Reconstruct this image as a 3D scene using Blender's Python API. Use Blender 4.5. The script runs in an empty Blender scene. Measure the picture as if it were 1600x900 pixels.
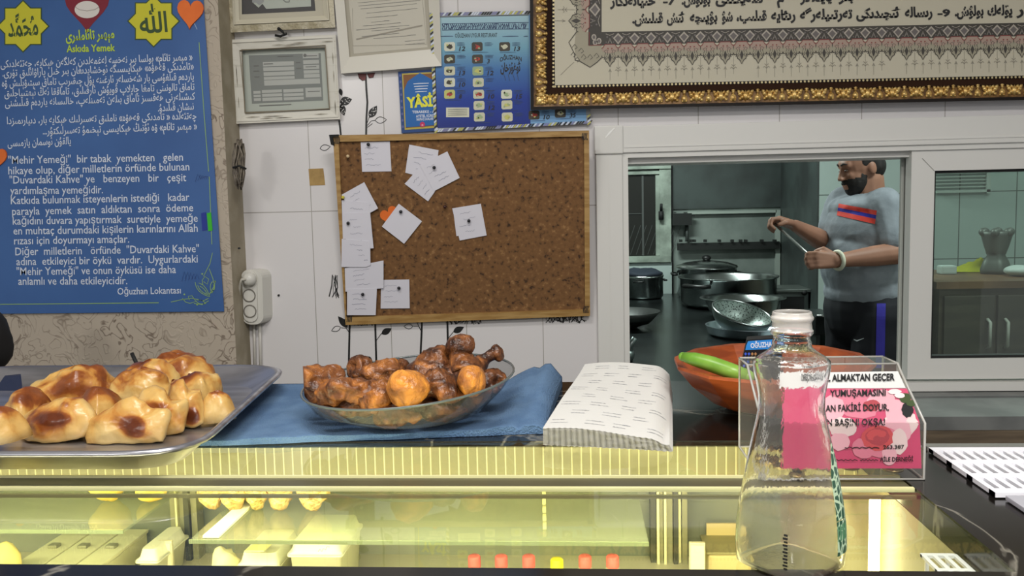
import bpy, bmesh, math, random
import numpy as np
from mathutils import Vector, Matrix, noise
from mathutils.bvhtree import BVHTree
random.seed(7)
S = bpy.context.scene
COL = S.collection
PI = math.pi

# ------------------------------------------------------------------ camera
FPX = 1350.0
YAW, PITCH, ROLL = [math.radians(a) for a in (4.117, 5.271, -1.267)]
CAM = Vector((0, 0, 1.5))
_f = Vector((-math.sin(YAW)*math.cos(PITCH), math.cos(YAW)*math.cos(PITCH), -math.sin(PITCH)))
_r0 = Vector((math.cos(YAW), math.sin(YAW), 0)); _u0 = _r0.cross(_f)
_r = _r0*math.cos(ROLL)+_u0*math.sin(ROLL); _u = -_r0*math.sin(ROLL)+_u0*math.cos(ROLL)
cd = bpy.data.cameras.new('camera'); cam = bpy.data.objects.new('camera', cd); COL.objects.link(cam)
cd.sensor_width = 36; cd.lens = FPX/1600*36; cd.clip_start = .02
cam.matrix_world = Matrix(((_r.x, _u.x, -_f.x, CAM.x), (_r.y, _u.y, -_f.y, CAM.y), (_r.z, _u.z, -_f.z, CAM.z), (0, 0, 0, 1)))
S.camera = cam
# ------------------------------------------------------------------ view, world, lights
vs = S.view_settings
vs.view_transform = 'Standard'; vs.look = 'None'; vs.gamma = 1; vs.use_curve_mapping = False; vs.exposure = 0.0
w = bpy.data.worlds.new('world'); S.world = w; w.use_nodes = True
w.node_tree.nodes['Background'].inputs[0].default_value = (.95, .97, 1, 1)
w.node_tree.nodes['Background'].inputs[1].default_value = .42
def area(name, loc, size, energy, col=(1, 1, 1), aim=None, shape='RECTANGLE'):
    l = bpy.data.lights.new(name, 'AREA'); l.shape = shape; l.size, l.size_y = size; l.energy = energy; l.color = col
    o = bpy.data.objects.new(name, l); COL.objects.link(o); o.location = loc
    if aim is not None:
        o.rotation_euler = (Vector(aim)-Vector(loc)).to_track_quat('-Z', 'Y').to_euler()
    o['kind'] = 'helper'
    return o
area('dining_ceiling_lamp', (-1.9, -2.6, 2.68), (.5, .5), 80, (1, .97, .92))
area('dining_ceiling_lamp', (.4, -.2, 2.7), (.7, .35), 46, (1, .97, .93))
area('dining_ceiling_lamp', (-.5, .75, 2.7), (.6, .25), 14, (1, .97, .93))
area('dining_ceiling_lamp', (1.6, -2.6, 2.68), (.5, .5), 28, (1, .97, .93))
area('kitchen_lamp_and_fill', (1.75, 3.1, 2.62), (.9, .2), 26, (.86, 1, .95))
area('kitchen_lamp_and_fill', (.1, 4.9, 2.62), (1.0, .2), 58, (.86, 1, .95))  # added fill light, brightens the dim back of the kitchen
area('kitchen_lamp_and_fill', (2.8, 4.2, 2.62), (.8, .2), 6, (.86, 1, .95))
# ------------------------------------------------------------------ geometry of the picture: pixel -> point
def ray(x, y): return _f+_r*((x-800)/FPX)-_u*((y-450)/FPX)
def P(x, y, Y): d = ray(x, y); return CAM+d*(Y/d.y)
def Pz(x, y, z): d = ray(x, y); return CAM+d*((z-CAM.z)/d.z)
def Px(x, y, X): d = ray(x, y); return CAM+d*(X/d.x)
def pix(p):
    v = Vector(p)-CAM; d = v.dot(_f); return (800+FPX*v.dot(_r)/d, 450-FPX*v.dot(_u)/d)
def ppm(p): return FPX/(Vector(p)-CAM).dot(_f)
class Plane:
    """a plane in the place; call with a pixel to get the point on it, off = metres towards the viewer's side"""
    def __init__(s, p0, n): s.p0 = Vector(p0); s.n = Vector(n).normalized()
    def __call__(s, x, y, off=0):
        d = ray(x, y); p0 = s.p0+s.n*off
        return CAM+d*((p0-CAM).dot(s.n)/d.dot(s.n))
def YP(Y): return Plane((0, Y, 0), (0, -1, 0))
# ------------------------------------------------------------------ materials
def lin(c):
    return tuple(((v/255)/12.92 if v/255 <= .04045 else ((v/255+.055)/1.055)**2.4) for v in c)+(1,)
_M = {}
def M(name, c=(200, 200, 200), rough=.6, metal=0, c2=None, nscale=8, nlo=.4, nhi=.6, ndet=4, bump=0, bscale=60, emit=None, estr=1, coat=0, spec=.5, dist=0, stretch=None):
    if name in _M: return _M[name]
    m = bpy.data.materials.new(name); m.use_nodes = True; nt = m.node_tree; b = nt.nodes['Principled BSDF']
    b.inputs['Base Color'].default_value = lin(c); b.inputs['Roughness'].default_value = rough; b.inputs['Metallic'].default_value = metal
    b.inputs['Specular IOR Level'].default_value = spec; b.inputs['Coat Weight'].default_value = coat
    L = nt.links.new
    tc = nt.nodes.new('ShaderNodeTexCoord'); vec = tc.outputs['Object']
    if stretch:
        mp = nt.nodes.new('ShaderNodeMapping'); mp.inputs['Scale'].default_value = stretch; L(vec, mp.inputs['Vector']); vec = mp.outputs[0]
    if c2:
        n = nt.nodes.new('ShaderNodeTexNoise'); n.inputs['Scale'].default_value = nscale; n.inputs['Detail'].default_value = ndet; n.inputs['Distortion'].default_value = dist
        L(vec, n.inputs['Vector'])
        r = nt.nodes.new('ShaderNodeValToRGB'); r.color_ramp.elements[0].position = nlo; r.color_ramp.elements[1].position = nhi
        r.color_ramp.elements[0].color = lin(c); r.color_ramp.elements[1].color = lin(c2)
        L(n.outputs['Fac'], r.inputs[0]); L(r.outputs[0], b.inputs['Base Color'])
    if bump:
        n2 = nt.nodes.new('ShaderNodeTexNoise'); n2.inputs['Scale'].default_value = bscale; n2.inputs['Detail'].default_value = 3; L(vec, n2.inputs['Vector'])
        bp = nt.nodes.new('ShaderNodeBump'); bp.inputs['Strength'].default_value = bump; bp.inputs['Distance'].default_value = .01
        L(n2.outputs['Fac'], bp.inputs['Height']); L(bp.outputs[0], b.inputs['Normal'])
    if emit:
        b.inputs['Emission Color'].default_value = lin(emit); b.inputs['Emission Strength'].default_value = estr
    _M[name] = m
    return m
def thin_glass(name, tint=(1, 1, 1), ior=1.45, rough=.0, haze=0, hazecol=(1, 1, 1)):
    """a thin clear pane: see-through with Fresnel reflection, optionally a little milky"""
    if name in _M: return _M[name]
    m = bpy.data.materials.new(name); m.use_nodes = True; nt = m.node_tree; nt.nodes.clear(); L = nt.links.new
    o = nt.nodes.new('ShaderNodeOutputMaterial'); t = nt.nodes.new('ShaderNodeBsdfTransparent'); t.inputs[0].default_value = tint+(1,)
    g = nt.nodes.new('ShaderNodeBsdfGlossy'); g.inputs['Roughness'].default_value = rough
    fr = nt.nodes.new('ShaderNodeFresnel'); fr.inputs[0].default_value = ior
    x = nt.nodes.new('ShaderNodeMixShader'); gm = nt.nodes.new('ShaderNodeNewGeometry'); fm = nt.nodes.new('ShaderNodeMath'); fm.operation = 'SUBTRACT'; fm.use_clamp = True
    L(fr.outputs[0], fm.inputs[0]); L(gm.outputs['Backfacing'], fm.inputs[1]); L(fm.outputs[0], x.inputs[0])
    src = t.outputs[0]
    if haze:
        d = nt.nodes.new('ShaderNodeBsdfDiffuse'); d.inputs[0].default_value = hazecol+(1,)
        h = nt.nodes.new('ShaderNodeMixShader'); h.inputs[0].default_value = haze; L(t.outputs[0], h.inputs[1]); L(d.outputs[0], h.inputs[2]); src = h.outputs[0]
    L(src, x.inputs[1]); L(g.outputs[0], x.inputs[2]); L(x.outputs[0], o.inputs[0])
    _M[name] = m
    return m
def node_mat(name):
    m = bpy.data.materials.new(name); m.use_nodes = True; nt = m.node_tree
    return m, nt, nt.nodes['Principled BSDF'], nt.links.new, nt.nodes.new
# ------------------------------------------------------------------ mesh helpers
def BM(): return bmesh.new()
def face(bm, pts, mi=0):
    try:
        f = bm.faces.new([bm.verts.new(p) for p in pts]); f.material_index = mi; return f
    except ValueError: return None
def box(bm, x0, x1, y0, y1, z0, z1, mi=0, bev=0):
    v = [bm.verts.new(p) for p in ((x0, y0, z0), (x1, y0, z0), (x1, y1, z0), (x0, y1, z0), (x0, y0, z1), (x1, y0, z1), (x1, y1, z1), (x0, y1, z1))]
    fs = [bm.faces.new([v[i] for i in q]) for q in ((3, 2, 1, 0), (4, 5, 6, 7), (0, 1, 5, 4), (1, 2, 6, 5), (2, 3, 7, 6), (3, 0, 4, 7))]
    for f in fs: f.material_index = mi
    if bev:
        es = list({e for f in fs for e in f.edges})
        r = bmesh.ops.bevel(bm, geom=es, offset=bev, segments=2, affect='EDGES', profile=.6)
        for f in r['faces']: f.material_index = mi
    return v
def prism(bm, pts, vec, mi=0):
    """closed solid from a planar outline swept along vec"""
    vec = Vector(vec); a = [bm.verts.new(p) for p in pts]; b = [bm.verts.new(Vector(p)+vec) for p in pts]; n = len(a)
    fs = [bm.faces.new(a[::-1]), bm.faces.new(b)]
    for i in range(n): fs.append(bm.faces.new((a[i], a[(i+1) % n], b[(i+1) % n], b[i])))
    for f in fs: f.material_index = mi
    return fs
def tube(bm, pts, r, seg=8, mi=0, caps=True):
    pts = [Vector(p) for p in pts]; n = len(pts); rs = r if isinstance(r, (list, tuple)) else [r]*n
    rings = []; up = None
    for i, p in enumerate(pts):
        t = (pts[min(i+1, n-1)]-pts[max(i-1, 0)]).normalized()
        if up is None: up = Vector((0, 0, 1)) if abs(t.z) < .9 else Vector((1, 0, 0))
        s = t.cross(up).normalized(); up = s.cross(t).normalized()
        rings.append([bm.verts.new(p+(s*math.cos(a)+up*math.sin(a))*rs[i]) for a in [2*PI*k/seg for k in range(seg)]])
    for a, b in zip(rings, rings[1:]):
        for k in range(seg):
            f = bm.faces.new((a[k], a[(k+1) % seg], b[(k+1) % seg], b[k])); f.material_index = mi; f.smooth = True
    if caps:
        for q in (rings[0][::-1], rings[-1]): bm.faces.new(q).material_index = mi
def lathe(bm, prof, c, seg=40, mi=0, shape=None, cap0=False, cap1=False, rot=0):
    """prof = [(radius, z)], c = centre; shape(angle, i) multiplies the radius"""
    c = Vector(c); rings = []
    for i, (r, z) in enumerate(prof):
        rings.append([bm.verts.new(c+Vector((math.cos(a+rot)*r*(shape(a, i) if shape else 1), math.sin(a+rot)*r*(shape(a, i) if shape else 1), z))) for a in [2*PI*k/seg for k in range(seg)]])
    for a, b in zip(rings, rings[1:]):
        for k in range(seg):
            f = bm.faces.new((a[k], a[(k+1) % seg], b[(k+1) % seg], b[k])); f.material_index = mi; f.smooth = True
    if cap0: bm.faces.new(rings[0][::-1]).material_index = mi
    if cap1: bm.faces.new(rings[-1]).material_index = mi
    return rings
def ball(bm, c, r, seg=14, rings=9, mat=None, mi=0):
    """ellipsoid with radii r (number or triple), optional 3x3 rotation"""
    if not isinstance(r, (tuple, list)): r = (r, r, r)
    g = bmesh.ops.create_uvsphere(bm, u_segments=seg, v_segments=rings, radius=1)
    for v in g['verts']:
        p = Vector((v.co.x*r[0], v.co.y*r[1], v.co.z*r[2]))
        if mat is not None: p = mat @ p
        v.co = p+Vector(c)
        for f in v.link_faces: f.smooth = True; f.material_index = mi
    return g['verts']
def add(dst, src, mi=0):
    """append bmesh src to dst with all its faces on material slot mi"""
    vm = {v: dst.verts.new(v.co) for v in src.verts}
    for f in src.faces:
        try:
            n = dst.faces.new([vm[v] for v in f.verts]); n.material_index = mi; n.smooth = f.smooth
        except ValueError: pass
    src.free()
def jitter(bm, amp, freq, seed=0, verts=None):
    o = Vector((seed*3.17, seed*1.7, seed*.93))
    bm.normal_update()
    for v in (verts or list(bm.verts)):
        v.co = v.co+v.normal*amp*noise.noise(v.co*freq+o)
def crease(bm, amp, freq, seed=0):
    o = Vector((seed*2.11, seed*.77, seed*1.31)); bm.normal_update()
    for v in list(bm.verts): v.co = v.co+v.normal*amp*(.35-abs(noise.noise(v.co*freq+o))*1.6)
def tag(o, label=None, cat=None, group=None, kind=None):
    if label: o['label'] = label
    if cat: o['category'] = cat
    if group: o['group'] = group
    if kind: o['kind'] = kind
    return o
def obj(name, bm, mats, parent=None, label=None, cat=None, group=None, kind=None, smooth=None, recalc=True):
    """link a bmesh (world coordinates) as one mesh object; a parent's location is subtracted"""
    if recalc: bmesh.ops.recalc_face_normals(bm, faces=bm.faces[:])
    me = bpy.data.meshes.new(name)
    if parent is not None: loc = Vector(parent.location)
    elif len(bm.verts):
        xs = [v.co for v in bm.verts]
        loc = Vector(((min(p.x for p in xs)+max(p.x for p in xs))/2, (min(p.y for p in xs)+max(p.y for p in xs))/2, min(p.z for p in xs)))
    else: loc = Vector()
    for v in bm.verts: v.co -= loc
    if smooth is not None:
        for f in bm.faces: f.smooth = smooth
    bm.to_mesh(me); bm.free()
    for m in (mats if isinstance(mats, (list, tuple)) else [mats]): me.materials.append(m)
    o = bpy.data.objects.new(name, me); COL.objects.link(o)
    if parent is not None: o.parent = parent
    else: o.location = loc
    return tag(o, label, cat, group, kind)
def thing(name, label, cat, loc=(0, 0, 0), group=None):
    o = bpy.data.objects.new(name, None); COL.objects.link(o); o.location = loc; o.empty_display_size = .05
    return tag(o, label, cat, group)
def struct(name, bm, mats, parent=None, **k): return obj(name, bm, mats, parent, kind='structure', **k)
def copy_tree(o, parent=None):
    c = o.copy(); COL.objects.link(c)
    if parent is not None: c.parent = parent
    for ch in [x for x in o.children]: copy_tree(ch, c)
    return c
# ------------------------------------------------------------------ lettering
def _forms():
    F = {}
    for ch, a, n in (('ا', 0xFE8D, 2), ('ب', 0xFE8F, 4), ('پ', 0xFB56, 4), ('ت', 0xFE95, 4), ('ج', 0xFE9D, 4), ('چ', 0xFB7A, 4), ('خ', 0xFEA5, 4), ('د', 0xFEA9, 2), ('ر', 0xFEAD, 2), ('ز', 0xFEAF, 2),
                     ('س', 0xFEB1, 4), ('ش', 0xFEB5, 4), ('غ', 0xFECD, 4), ('ف', 0xFED1, 4), ('ق', 0xFED5, 4), ('ك', 0xFED9, 4), ('گ', 0xFB92, 4), ('ڭ', 0xFBD3, 4), ('ل', 0xFEDD, 4), ('م', 0xFEE1, 4),
                     ('ن', 0xFEE5, 4), ('و', 0xFEED, 2), ('ۇ', 0xFBD7, 2), ('ۆ', 0xFBD9, 2), ('ۈ', 0xFBDB, 2), ('ۋ', 0xFBDE, 2), ('ې', 0xFBE4, 4), ('ي', 0xFEF1, 4), ('ئ', 0xFE89, 4), ('ە', 0xFEE9, 2)):
        F[ch] = [chr(a+i) for i in range(n)]
    F['ھ'] = [chr(0xFEEB), chr(0xFEEA), chr(0xFEEB), chr(0xFEEC)]
    F['ى'] = [chr(0xFEEF), chr(0xFEF0), chr(0xFBE8), chr(0xFBE9)]
    F['\x01'] = [chr(0xFEFB), chr(0xFEFC)]
    return F
AF = _forms()
def shape_ar(s):
    s = s.replace('لا', '\x01'); out = []
    for i, c in enumerate(s):
        if c not in AF: out.append({'«': '»', '»': '«', '(': ')', ')': '('}.get(c, c)); continue
        pv = i > 0 and s[i-1] in AF and len(AF[s[i-1]]) == 4
        nx = i+1 < len(s) and s[i+1] in AF and len(AF[c]) == 4
        out.append(AF[c][(3 if nx else 1) if pv else (2 if nx else 0)])
    r = ''.join(out)[::-1]
    import re
    return re.sub(r'[0-9]+', lambda m: m.group(0)[::-1], r)
_TC = {}
def text_geo(s, bold=0, shear=0, res=2):
    k = (s, bold, shear)
    if k in _TC: return _TC[k]
    c = bpy.data.curves.new('t', 'FONT'); c.body = s; c.size = 1; c.offset = bold; c.shear = shear; c.resolution_u = res; c.fill_mode = 'FRONT' if hasattr(c, 'fill_mode') else c.fill_mode
    o = bpy.data.objects.new('t', c)
    me = bpy.data.meshes.new_from_object(o)
    vs_ = [(v.co.x, v.co.y) for v in me.vertices]; fs = [tuple(p.vertices) for p in me.polygons]
    bpy.data.objects.remove(o); bpy.data.curves.remove(c); bpy.data.meshes.remove(me)
    _TC[k] = (vs_, fs)
    return _TC[k]
def text(bm, s, a, b, pl, size=None, off=.0008, ar=False, bold=.012, mi=0, shear=0, arc=0):
    """flat lettering whose baseline runs from pixel a to pixel b on the plane pl; size = em in pixels (None keeps proportions)"""
    if ar: s = shape_ar(s)
    vs_, fs = text_geo(s, bold, shear)
    if not vs_: return
    x0 = min(v[0] for v in vs_); x1 = max(v[0] for v in vs_)
    L = math.hypot(b[0]-a[0], b[1]-a[1]); sx = L/(x1-x0); sy = size or sx
    ex = ((b[0]-a[0])/L, (b[1]-a[1])/L); ey = (ex[1], -ex[0])
    nv = []
    for x, y in vs_:
        u, v = (x-x0)*sx, y*sy
        if arc: v += arc*(1-(2*u/L-1)**2)
        nv.append(bm.verts.new(pl(a[0]+ex[0]*u+ey[0]*v, a[1]+ex[1]*u+ey[1]*v, off)))
    for f in fs:
        try: bm.faces.new([nv[i] for i in f]).material_index = mi
        except ValueError: pass
def poly(bm, pts, pl, off=.0008, mi=0): return face(bm, [pl(x, y, off) for x, y in pts], mi)
def rect(bm, x0, y0, x1, y1, pl, off=.0008, mi=0): return poly(bm, [(x0, y0), (x1, y0), (x1, y1), (x0, y1)], pl, off, mi)
def stroke(bm, pts, wd, pl, off=.0008, mi=0, closed=False):
    n = len(pts); L, Rr = [], []
    for i in range(n):
        a = pts[(i-1) % n] if closed else pts[max(i-1, 0)]; b = pts[(i+1) % n] if closed else pts[min(i+1, n-1)]
        dx, dy = b[0]-a[0], b[1]-a[1]; d = math.hypot(dx, dy) or 1
        ww = (wd[i] if isinstance(wd, (list, tuple)) else wd)/2
        L.append(bm.verts.new(pl(pts[i][0]-dy/d*ww, pts[i][1]+dx/d*ww, off))); Rr.append(bm.verts.new(pl(pts[i][0]+dy/d*ww, pts[i][1]-dx/d*ww, off)))
    for i in range(n if closed else n-1):
        j = (i+1) % n
        try: bm.faces.new((L[i], L[j], Rr[j], Rr[i])).material_index = mi
        except ValueError: pass
def circ(cx, cy, rx, ry=None, n=16, a0=0): return [(cx+rx*math.cos(a0+2*PI*k/n), cy+(ry or rx)*math.sin(a0+2*PI*k/n)) for k in range(n)]
def leafpts(x0, y0, x1, y1, wd, n=7):
    dx, dy = x1-x0, y1-y0; L = math.hypot(dx, dy); nx, ny = -dy/L, dx/L; a, b = [], []
    for i in range(n+1):
        t = i/n; h = math.sin(PI*t**.85)*wd/2
        a.append((x0+dx*t+nx*h, y0+dy*t+ny*h)); b.append((x0+dx*t-nx*h, y0+dy*t-ny*h))
    return a+b[-2:0:-1]
def heartpts(cx, cy, wd, ht, rot=0, n=28):
    out = []
    for k in range(n):
        t = 2*PI*k/n; x = 16*math.sin(t)**3/32*wd; y = -(13*math.cos(t)-5*math.cos(2*t)-2*math.cos(3*t)-math.cos(4*t))/29*ht
        out.append((cx+x*math.cos(rot)-y*math.sin(rot), cy+x*math.sin(rot)+y*math.cos(rot)))
    return out
def lerp(a, b, t): return (a[0]+(b[0]-a[0])*t, a[1]+(b[1]-a[1])*t)
def quadmap(q):
    """q = four pixel corners tl,tr,br,bl -> f(u,v) pixel"""
    return lambda u, v: lerp(lerp(q[0], q[1], u), lerp(q[3], q[2], u), v)
def sheet(name, pts, pl, th, mat, parent=None, off=0, **k):
    bm = BM(); prism(bm, [pl(x, y, off+th) for x, y in pts], -pl.n*th); return obj(name, bm, mat, parent, **k)
def ring(bm, qo, qi, pl, o0, o1, oi=None, mi=0):
    """a picture-frame ring between an outer and an inner pixel quad, front face at o1 (inner edge at oi), back at o0"""
    oi = o1 if oi is None else oi
    A = [bm.verts.new(pl(*p, o0)) for p in qo]; B = [bm.verts.new(pl(*p, o1)) for p in qo]; C = [bm.verts.new(pl(*p, oi)) for p in qi]; D = [bm.verts.new(pl(*p, o0)) for p in qi]
    for i in range(4):
        j = (i+1) % 4
        for q in ((A[i], A[j], B[j], B[i]), (B[i], B[j], C[j], C[i]), (C[i], C[j], D[j], D[i]), (D[i], D[j], A[j], A[i])): bm.faces.new(q).material_index = mi
def inset(q, d):
    cx = sum(p[0] for p in q)/4; cy = sum(p[1] for p in q)/4
    return [(p[0]+(d if p[0] < cx else -d), p[1]+(d if p[1] < cy else -d)) for p in q]
def organic(prims, voxel, smooth=4, amp=0, freq=20):
    """one continuous surface from overlapping tapered limbs: prims = ('c', a, b, ra, rb) or ('e', centre, radii, matrix)"""
    bm = BM()
    for p in prims:
        if p[0] == 'c':
            a, b = Vector(p[1]), Vector(p[2]); n = max(2, int((b-a).length/(max(p[3], p[4])*.6)))
            tube(bm, [a.lerp(b, i/n) for i in range(n+1)], [p[3]+(p[4]-p[3])*i/n for i in range(n+1)], 12)
            ball(bm, a, p[3], 12, 8); ball(bm, b, p[4], 12, 8)
        else: ball(bm, p[1], p[2], 18, 12, p[3] if len(p) > 3 else None)
    me = bpy.data.meshes.new('o'); bm.to_mesh(me); bm.free()
    o = bpy.data.objects.new('o', me); COL.objects.link(o)
    r = o.modifiers.new('r', 'REMESH'); r.mode = 'VOXEL'; r.voxel_size = voxel
    if smooth:
        s = o.modifiers.new('s', 'SMOOTH'); s.iterations = smooth; s.factor = .5
    dg = bpy.context.evaluated_depsgraph_get(); ev = o.evaluated_get(dg); m2 = bpy.data.meshes.new_from_object(ev)
    out = BM(); out.from_mesh(m2)
    bpy.data.objects.remove(o); bpy.data.meshes.remove(me); bpy.data.meshes.remove(m2)
    for f in out.faces: f.smooth = True
    if amp: jitter(out, amp, freq)
    return out
# ================================================================== THE SETTING
YW, YL = 2.15, 2.055            # tiled wall, papered wall on the left
ZT = 1.2                         # counter top
W, WL = YP(YW), YP(YL)
# glazed white tiles: joints every 19.3 cm across and 45 cm up
mt, nt, b, L, N = node_mat('white_tile')
tc = N('ShaderNodeTexCoord'); sp = N('ShaderNodeSeparateXYZ'); geo = N('ShaderNodeNewGeometry'); L(geo.outputs['Position'], sp.inputs[0])
def joint(sock, size, ph, wd):
    a = N('ShaderNodeMath'); a.operation = 'MULTIPLY_ADD'; a.inputs[1].default_value = 1/size; a.inputs[2].default_value = ph; L(sock, a.inputs[0])
    f = N('ShaderNodeMath'); f.operation = 'FRACT'; L(a.outputs[0], f.inputs[0])
    c = N('ShaderNodeMath'); c.operation = 'LESS_THAN'; c.inputs[1].default_value = wd/size; L(f.outputs[0], c.inputs[0]); return c.outputs[0]
jx = joint(sp.outputs[0], .193, -.113/.193+20, .002); jz = joint(sp.outputs[2], .45, -1.502/.45+20, .0022)
mx = N('ShaderNodeMath'); mx.operation = 'MAXIMUM'; L(jx, mx.inputs[0]); L(jz, mx.inputs[1])
mc = N('ShaderNodeMixRGB'); mc.inputs[1].default_value = lin((216, 213, 213)); mc.inputs[2].default_value = lin((160, 156, 150)); L(mx.outputs[0], mc.inputs[0]); L(mc.outputs[0], b.inputs['Base Color'])
b.inputs['Roughness'].default_value = .22
M_TILE = mt
# embossed wallpaper with curling scratches
mw, nt, b, L, N = node_mat('embossed_wallpaper')
tc = N('ShaderNodeTexCoord')
def ridge(scale, dist, lo):
    n = N('ShaderNodeTexNoise'); n.inputs['Scale'].default_value = scale; n.inputs['Detail'].default_value = 1.5; n.inputs['Distortion'].default_value = dist; L(tc.outputs['Object'], n.inputs['Vector'])
    s = N('ShaderNodeMath'); s.operation = 'SUBTRACT'; s.inputs[1].default_value = .5; L(n.outputs['Fac'], s.inputs[0])
    a = N('ShaderNodeMath'); a.operation = 'ABSOLUTE'; L(s.outputs[0], a.inputs[0])
    r = N('ShaderNodeValToRGB'); r.color_ramp.elements[0].position = 0; r.color_ramp.elements[0].color = (1, 1, 1, 1); r.color_ramp.elements[1].position = lo; r.color_ramp.elements[1].color = (0, 0, 0, 1); L(a.outputs[0], r.inputs[0]); return r.outputs[0]
r1 = ridge(17, 2.2, .035)
n3 = N('ShaderNodeTexNoise'); n3.inputs['Scale'].default_value = 11; L(tc.outputs['Object'], n3.inputs['Vector'])
r3 = N('ShaderNodeValToRGB'); r3.color_ramp.elements[0].position = .42; r3.color_ramp.elements[1].position = .6; L(n3.outputs['Fac'], r3.inputs[0])
mm = N('ShaderNodeMath'); mm.operation = 'MULTIPLY'; L(r1, mm.inputs[0]); L(r3.outputs[0], mm.inputs[1])
mc = N('ShaderNodeMixRGB'); mc.inputs[1].default_value = lin((176, 164, 148)); mc.inputs[2].default_value = lin((112, 98, 84)); L(mm.outputs[0], mc.inputs[0]); L(mc.outputs[0], b.inputs['Base Color'])
bp = N('ShaderNodeBump'); bp.inputs['Strength'].default_value = .35; bp.inputs['Distance'].default_value = .003; L(r1, bp.inputs['Height']); L(bp.outputs[0], b.inputs['Normal']); b.inputs['Roughness'].default_value = .7
M_PAPERWALL = mw
m_pvc = M('white_pvc', (214, 213, 208), .35)
m_pvcg = M('grey_pvc_track', (176, 178, 172), .4)
m_blackgap = M('black_gasket', (14, 14, 14), .7)
m_plaster = M('beige_plaster', (150, 140, 118), .8, c2=(168, 158, 138), nscale=14)
m_ceil = M('ceiling_paint', (205, 203, 198), .9)
m_floor = M('floor_tile', (120, 112, 100), .5, c2=(104, 97, 88), nscale=5)
xo0, xo1, zo0, zo1 = .115, 2.05, 1.03, 1.64
bm = BM()
box(bm, -1.4, xo0, YW, YW+.14, 0, 2.75); box(bm, xo0, xo1, YW, YW+.14, zo1, 2.75); box(bm, xo0, xo1, YW, YW+.14, 0, zo0); box(bm, xo1, 3.2, YW, YW+.14, 0, 2.75)
struct('wall_back', bm, M_TILE)
XL = P(361, 400, YL).x
bm = BM(); box(bm, -2.6, XL, YL, YW+.14, 0, 2.75)
bm.normal_update()
for f in bm.faces:
    if f.normal.x > .9: f.material_index = 1
struct('wall_left', bm, [M_PAPERWALL, m_plaster])
bm = BM(); box(bm, -2.6, 3.4, -3.4, 6.6, -.06, 0); struct('floor', bm, m_floor)
bm = BM(); box(bm, -2.6, 3.4, -3.4, 6.6, 2.75, 2.82); struct('ceiling', bm, m_ceil)

# ---- serving window: casing, tracks, sliding sash, sill
bm = BM()
zc0, zc1 = 1.02, 1.694; xc0 = .058; xi = .128; zi = 1.628
FY = YW-.018
box(bm, xc0, xi-.006, FY, YW, zc0, zi, bev=.002)                       # left board
box(bm, xi-.006, 2.1, FY, YW, zi, zc1-.002, bev=.002)                   # top board
box(bm, xc0-.003, xi-.004, FY-.006, YW, zi-.002, zc1, bev=.003)         # corner block
box(bm, xi-.006, xi+.008, YW-.012, YW+.14, zc0, zi)                     # left jamb
box(bm, xi+.008, 2.05, YW-.012, YW+.14, zi-.012, zi)                    # head
box(bm, xi+.008, 2.05, YW+.01, YW+.14, zi-.026, zi-.012)
box(bm, xc0+.03, xc0+.033, FY-.001, FY, zc0, zi-.01)
box(bm, xi, 2.1, FY-.0015, FY, zi+.012, zi+.015)
win = struct('window_1', bm, m_pvc)
cb = BM(); pl = YP(FY-.0062); stroke(cb, [(946, 215), (953, 207), (960, 200)], [1.5, 3, 1.5], pl, off=.0006)
struct('casing_glint', cb, M('painted_glint', (240, 240, 236), .3), win)  # pale stroke paints a glint on the casing corner
bm = BM()
sx0 = P(1405, 400, YW+.06).x; sx1 = P(1422, 400, YW+.06).x
for i, (a, c) in enumerate(((0, .28), (.36, .62), (.72, 1.02))): box(bm, sx0+(sx1-sx0)*a, sx0+(sx1-sx0)*c, YW+.056-.006*i, YW+.066, 1.045, zi-.014)
struct('sash_track', bm, m_pvcg, win)
bm = BM(); box(bm, sx0+(sx1-sx0)*.2, sx1, YW+.0665, YW+.07, 1.045, zi-.02); struct('track_gap', bm, m_blackgap, win)
# the sash
SP = YP(YW-.004)
qo = [P(1425.5, 233, YW-.004), None]
x0 = .809; x1 = 1.95; z0 = P(1418, 592, YW).z; z1 = P(1426, 235, YW).z
gx0 = P(1456, 400, YW).x; gz1 = P(1460, 267, YW).z; gz0 = P(1453, 560, YW).z; gx1 = 1.88
bm = BM()
def zring(bm, o, i, ya, yb):
    for (a, c, d, e) in ((o[0], i[0], o[2], o[3]), (i[1], o[1], o[2], o[3]), (i[0], i[1], i[3], o[3]), (i[0], i[1], o[2], i[2])): box(bm, a, c, ya, yb, d, e)
zring(bm, (x0, x1, z0, z1), (gx0, gx1, gz0, gz1), YW-.006, YW+.03)
# mitre lines
sash = struct('window_2', bm, m_pvc)
pl = YP(YW-.006); cb = BM(); stroke(cb, [(1441, 247.5), (1460, 267)], .8, pl, .0005); struct('mitre_joint', cb, M('joint_grey', (110, 108, 104)), sash)
bm = BM(); zring(bm, (gx0, gx1, gz0, gz1), (gx0+.006, gx1-.006, gz0+.006, gz1-.006), YW+.002, YW+.024); struct('gasket', bm, m_blackgap, sash)
bm = BM(); box(bm, gx0+.002, gx1-.002, YW+.010, YW+.014, gz0+.002, gz1-.002); struct('window_pane', bm, thin_glass('window_glass', (.80, .86, .83), 1.5, haze=.035, hazecol=(.7, .75, .7)), sash)
bm = BM(); box(bm, x0-.01, x1, YW-.016, YW+.05, z0-.028, z0-.006); struct('bottom_track', bm, m_pvc, win)
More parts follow.
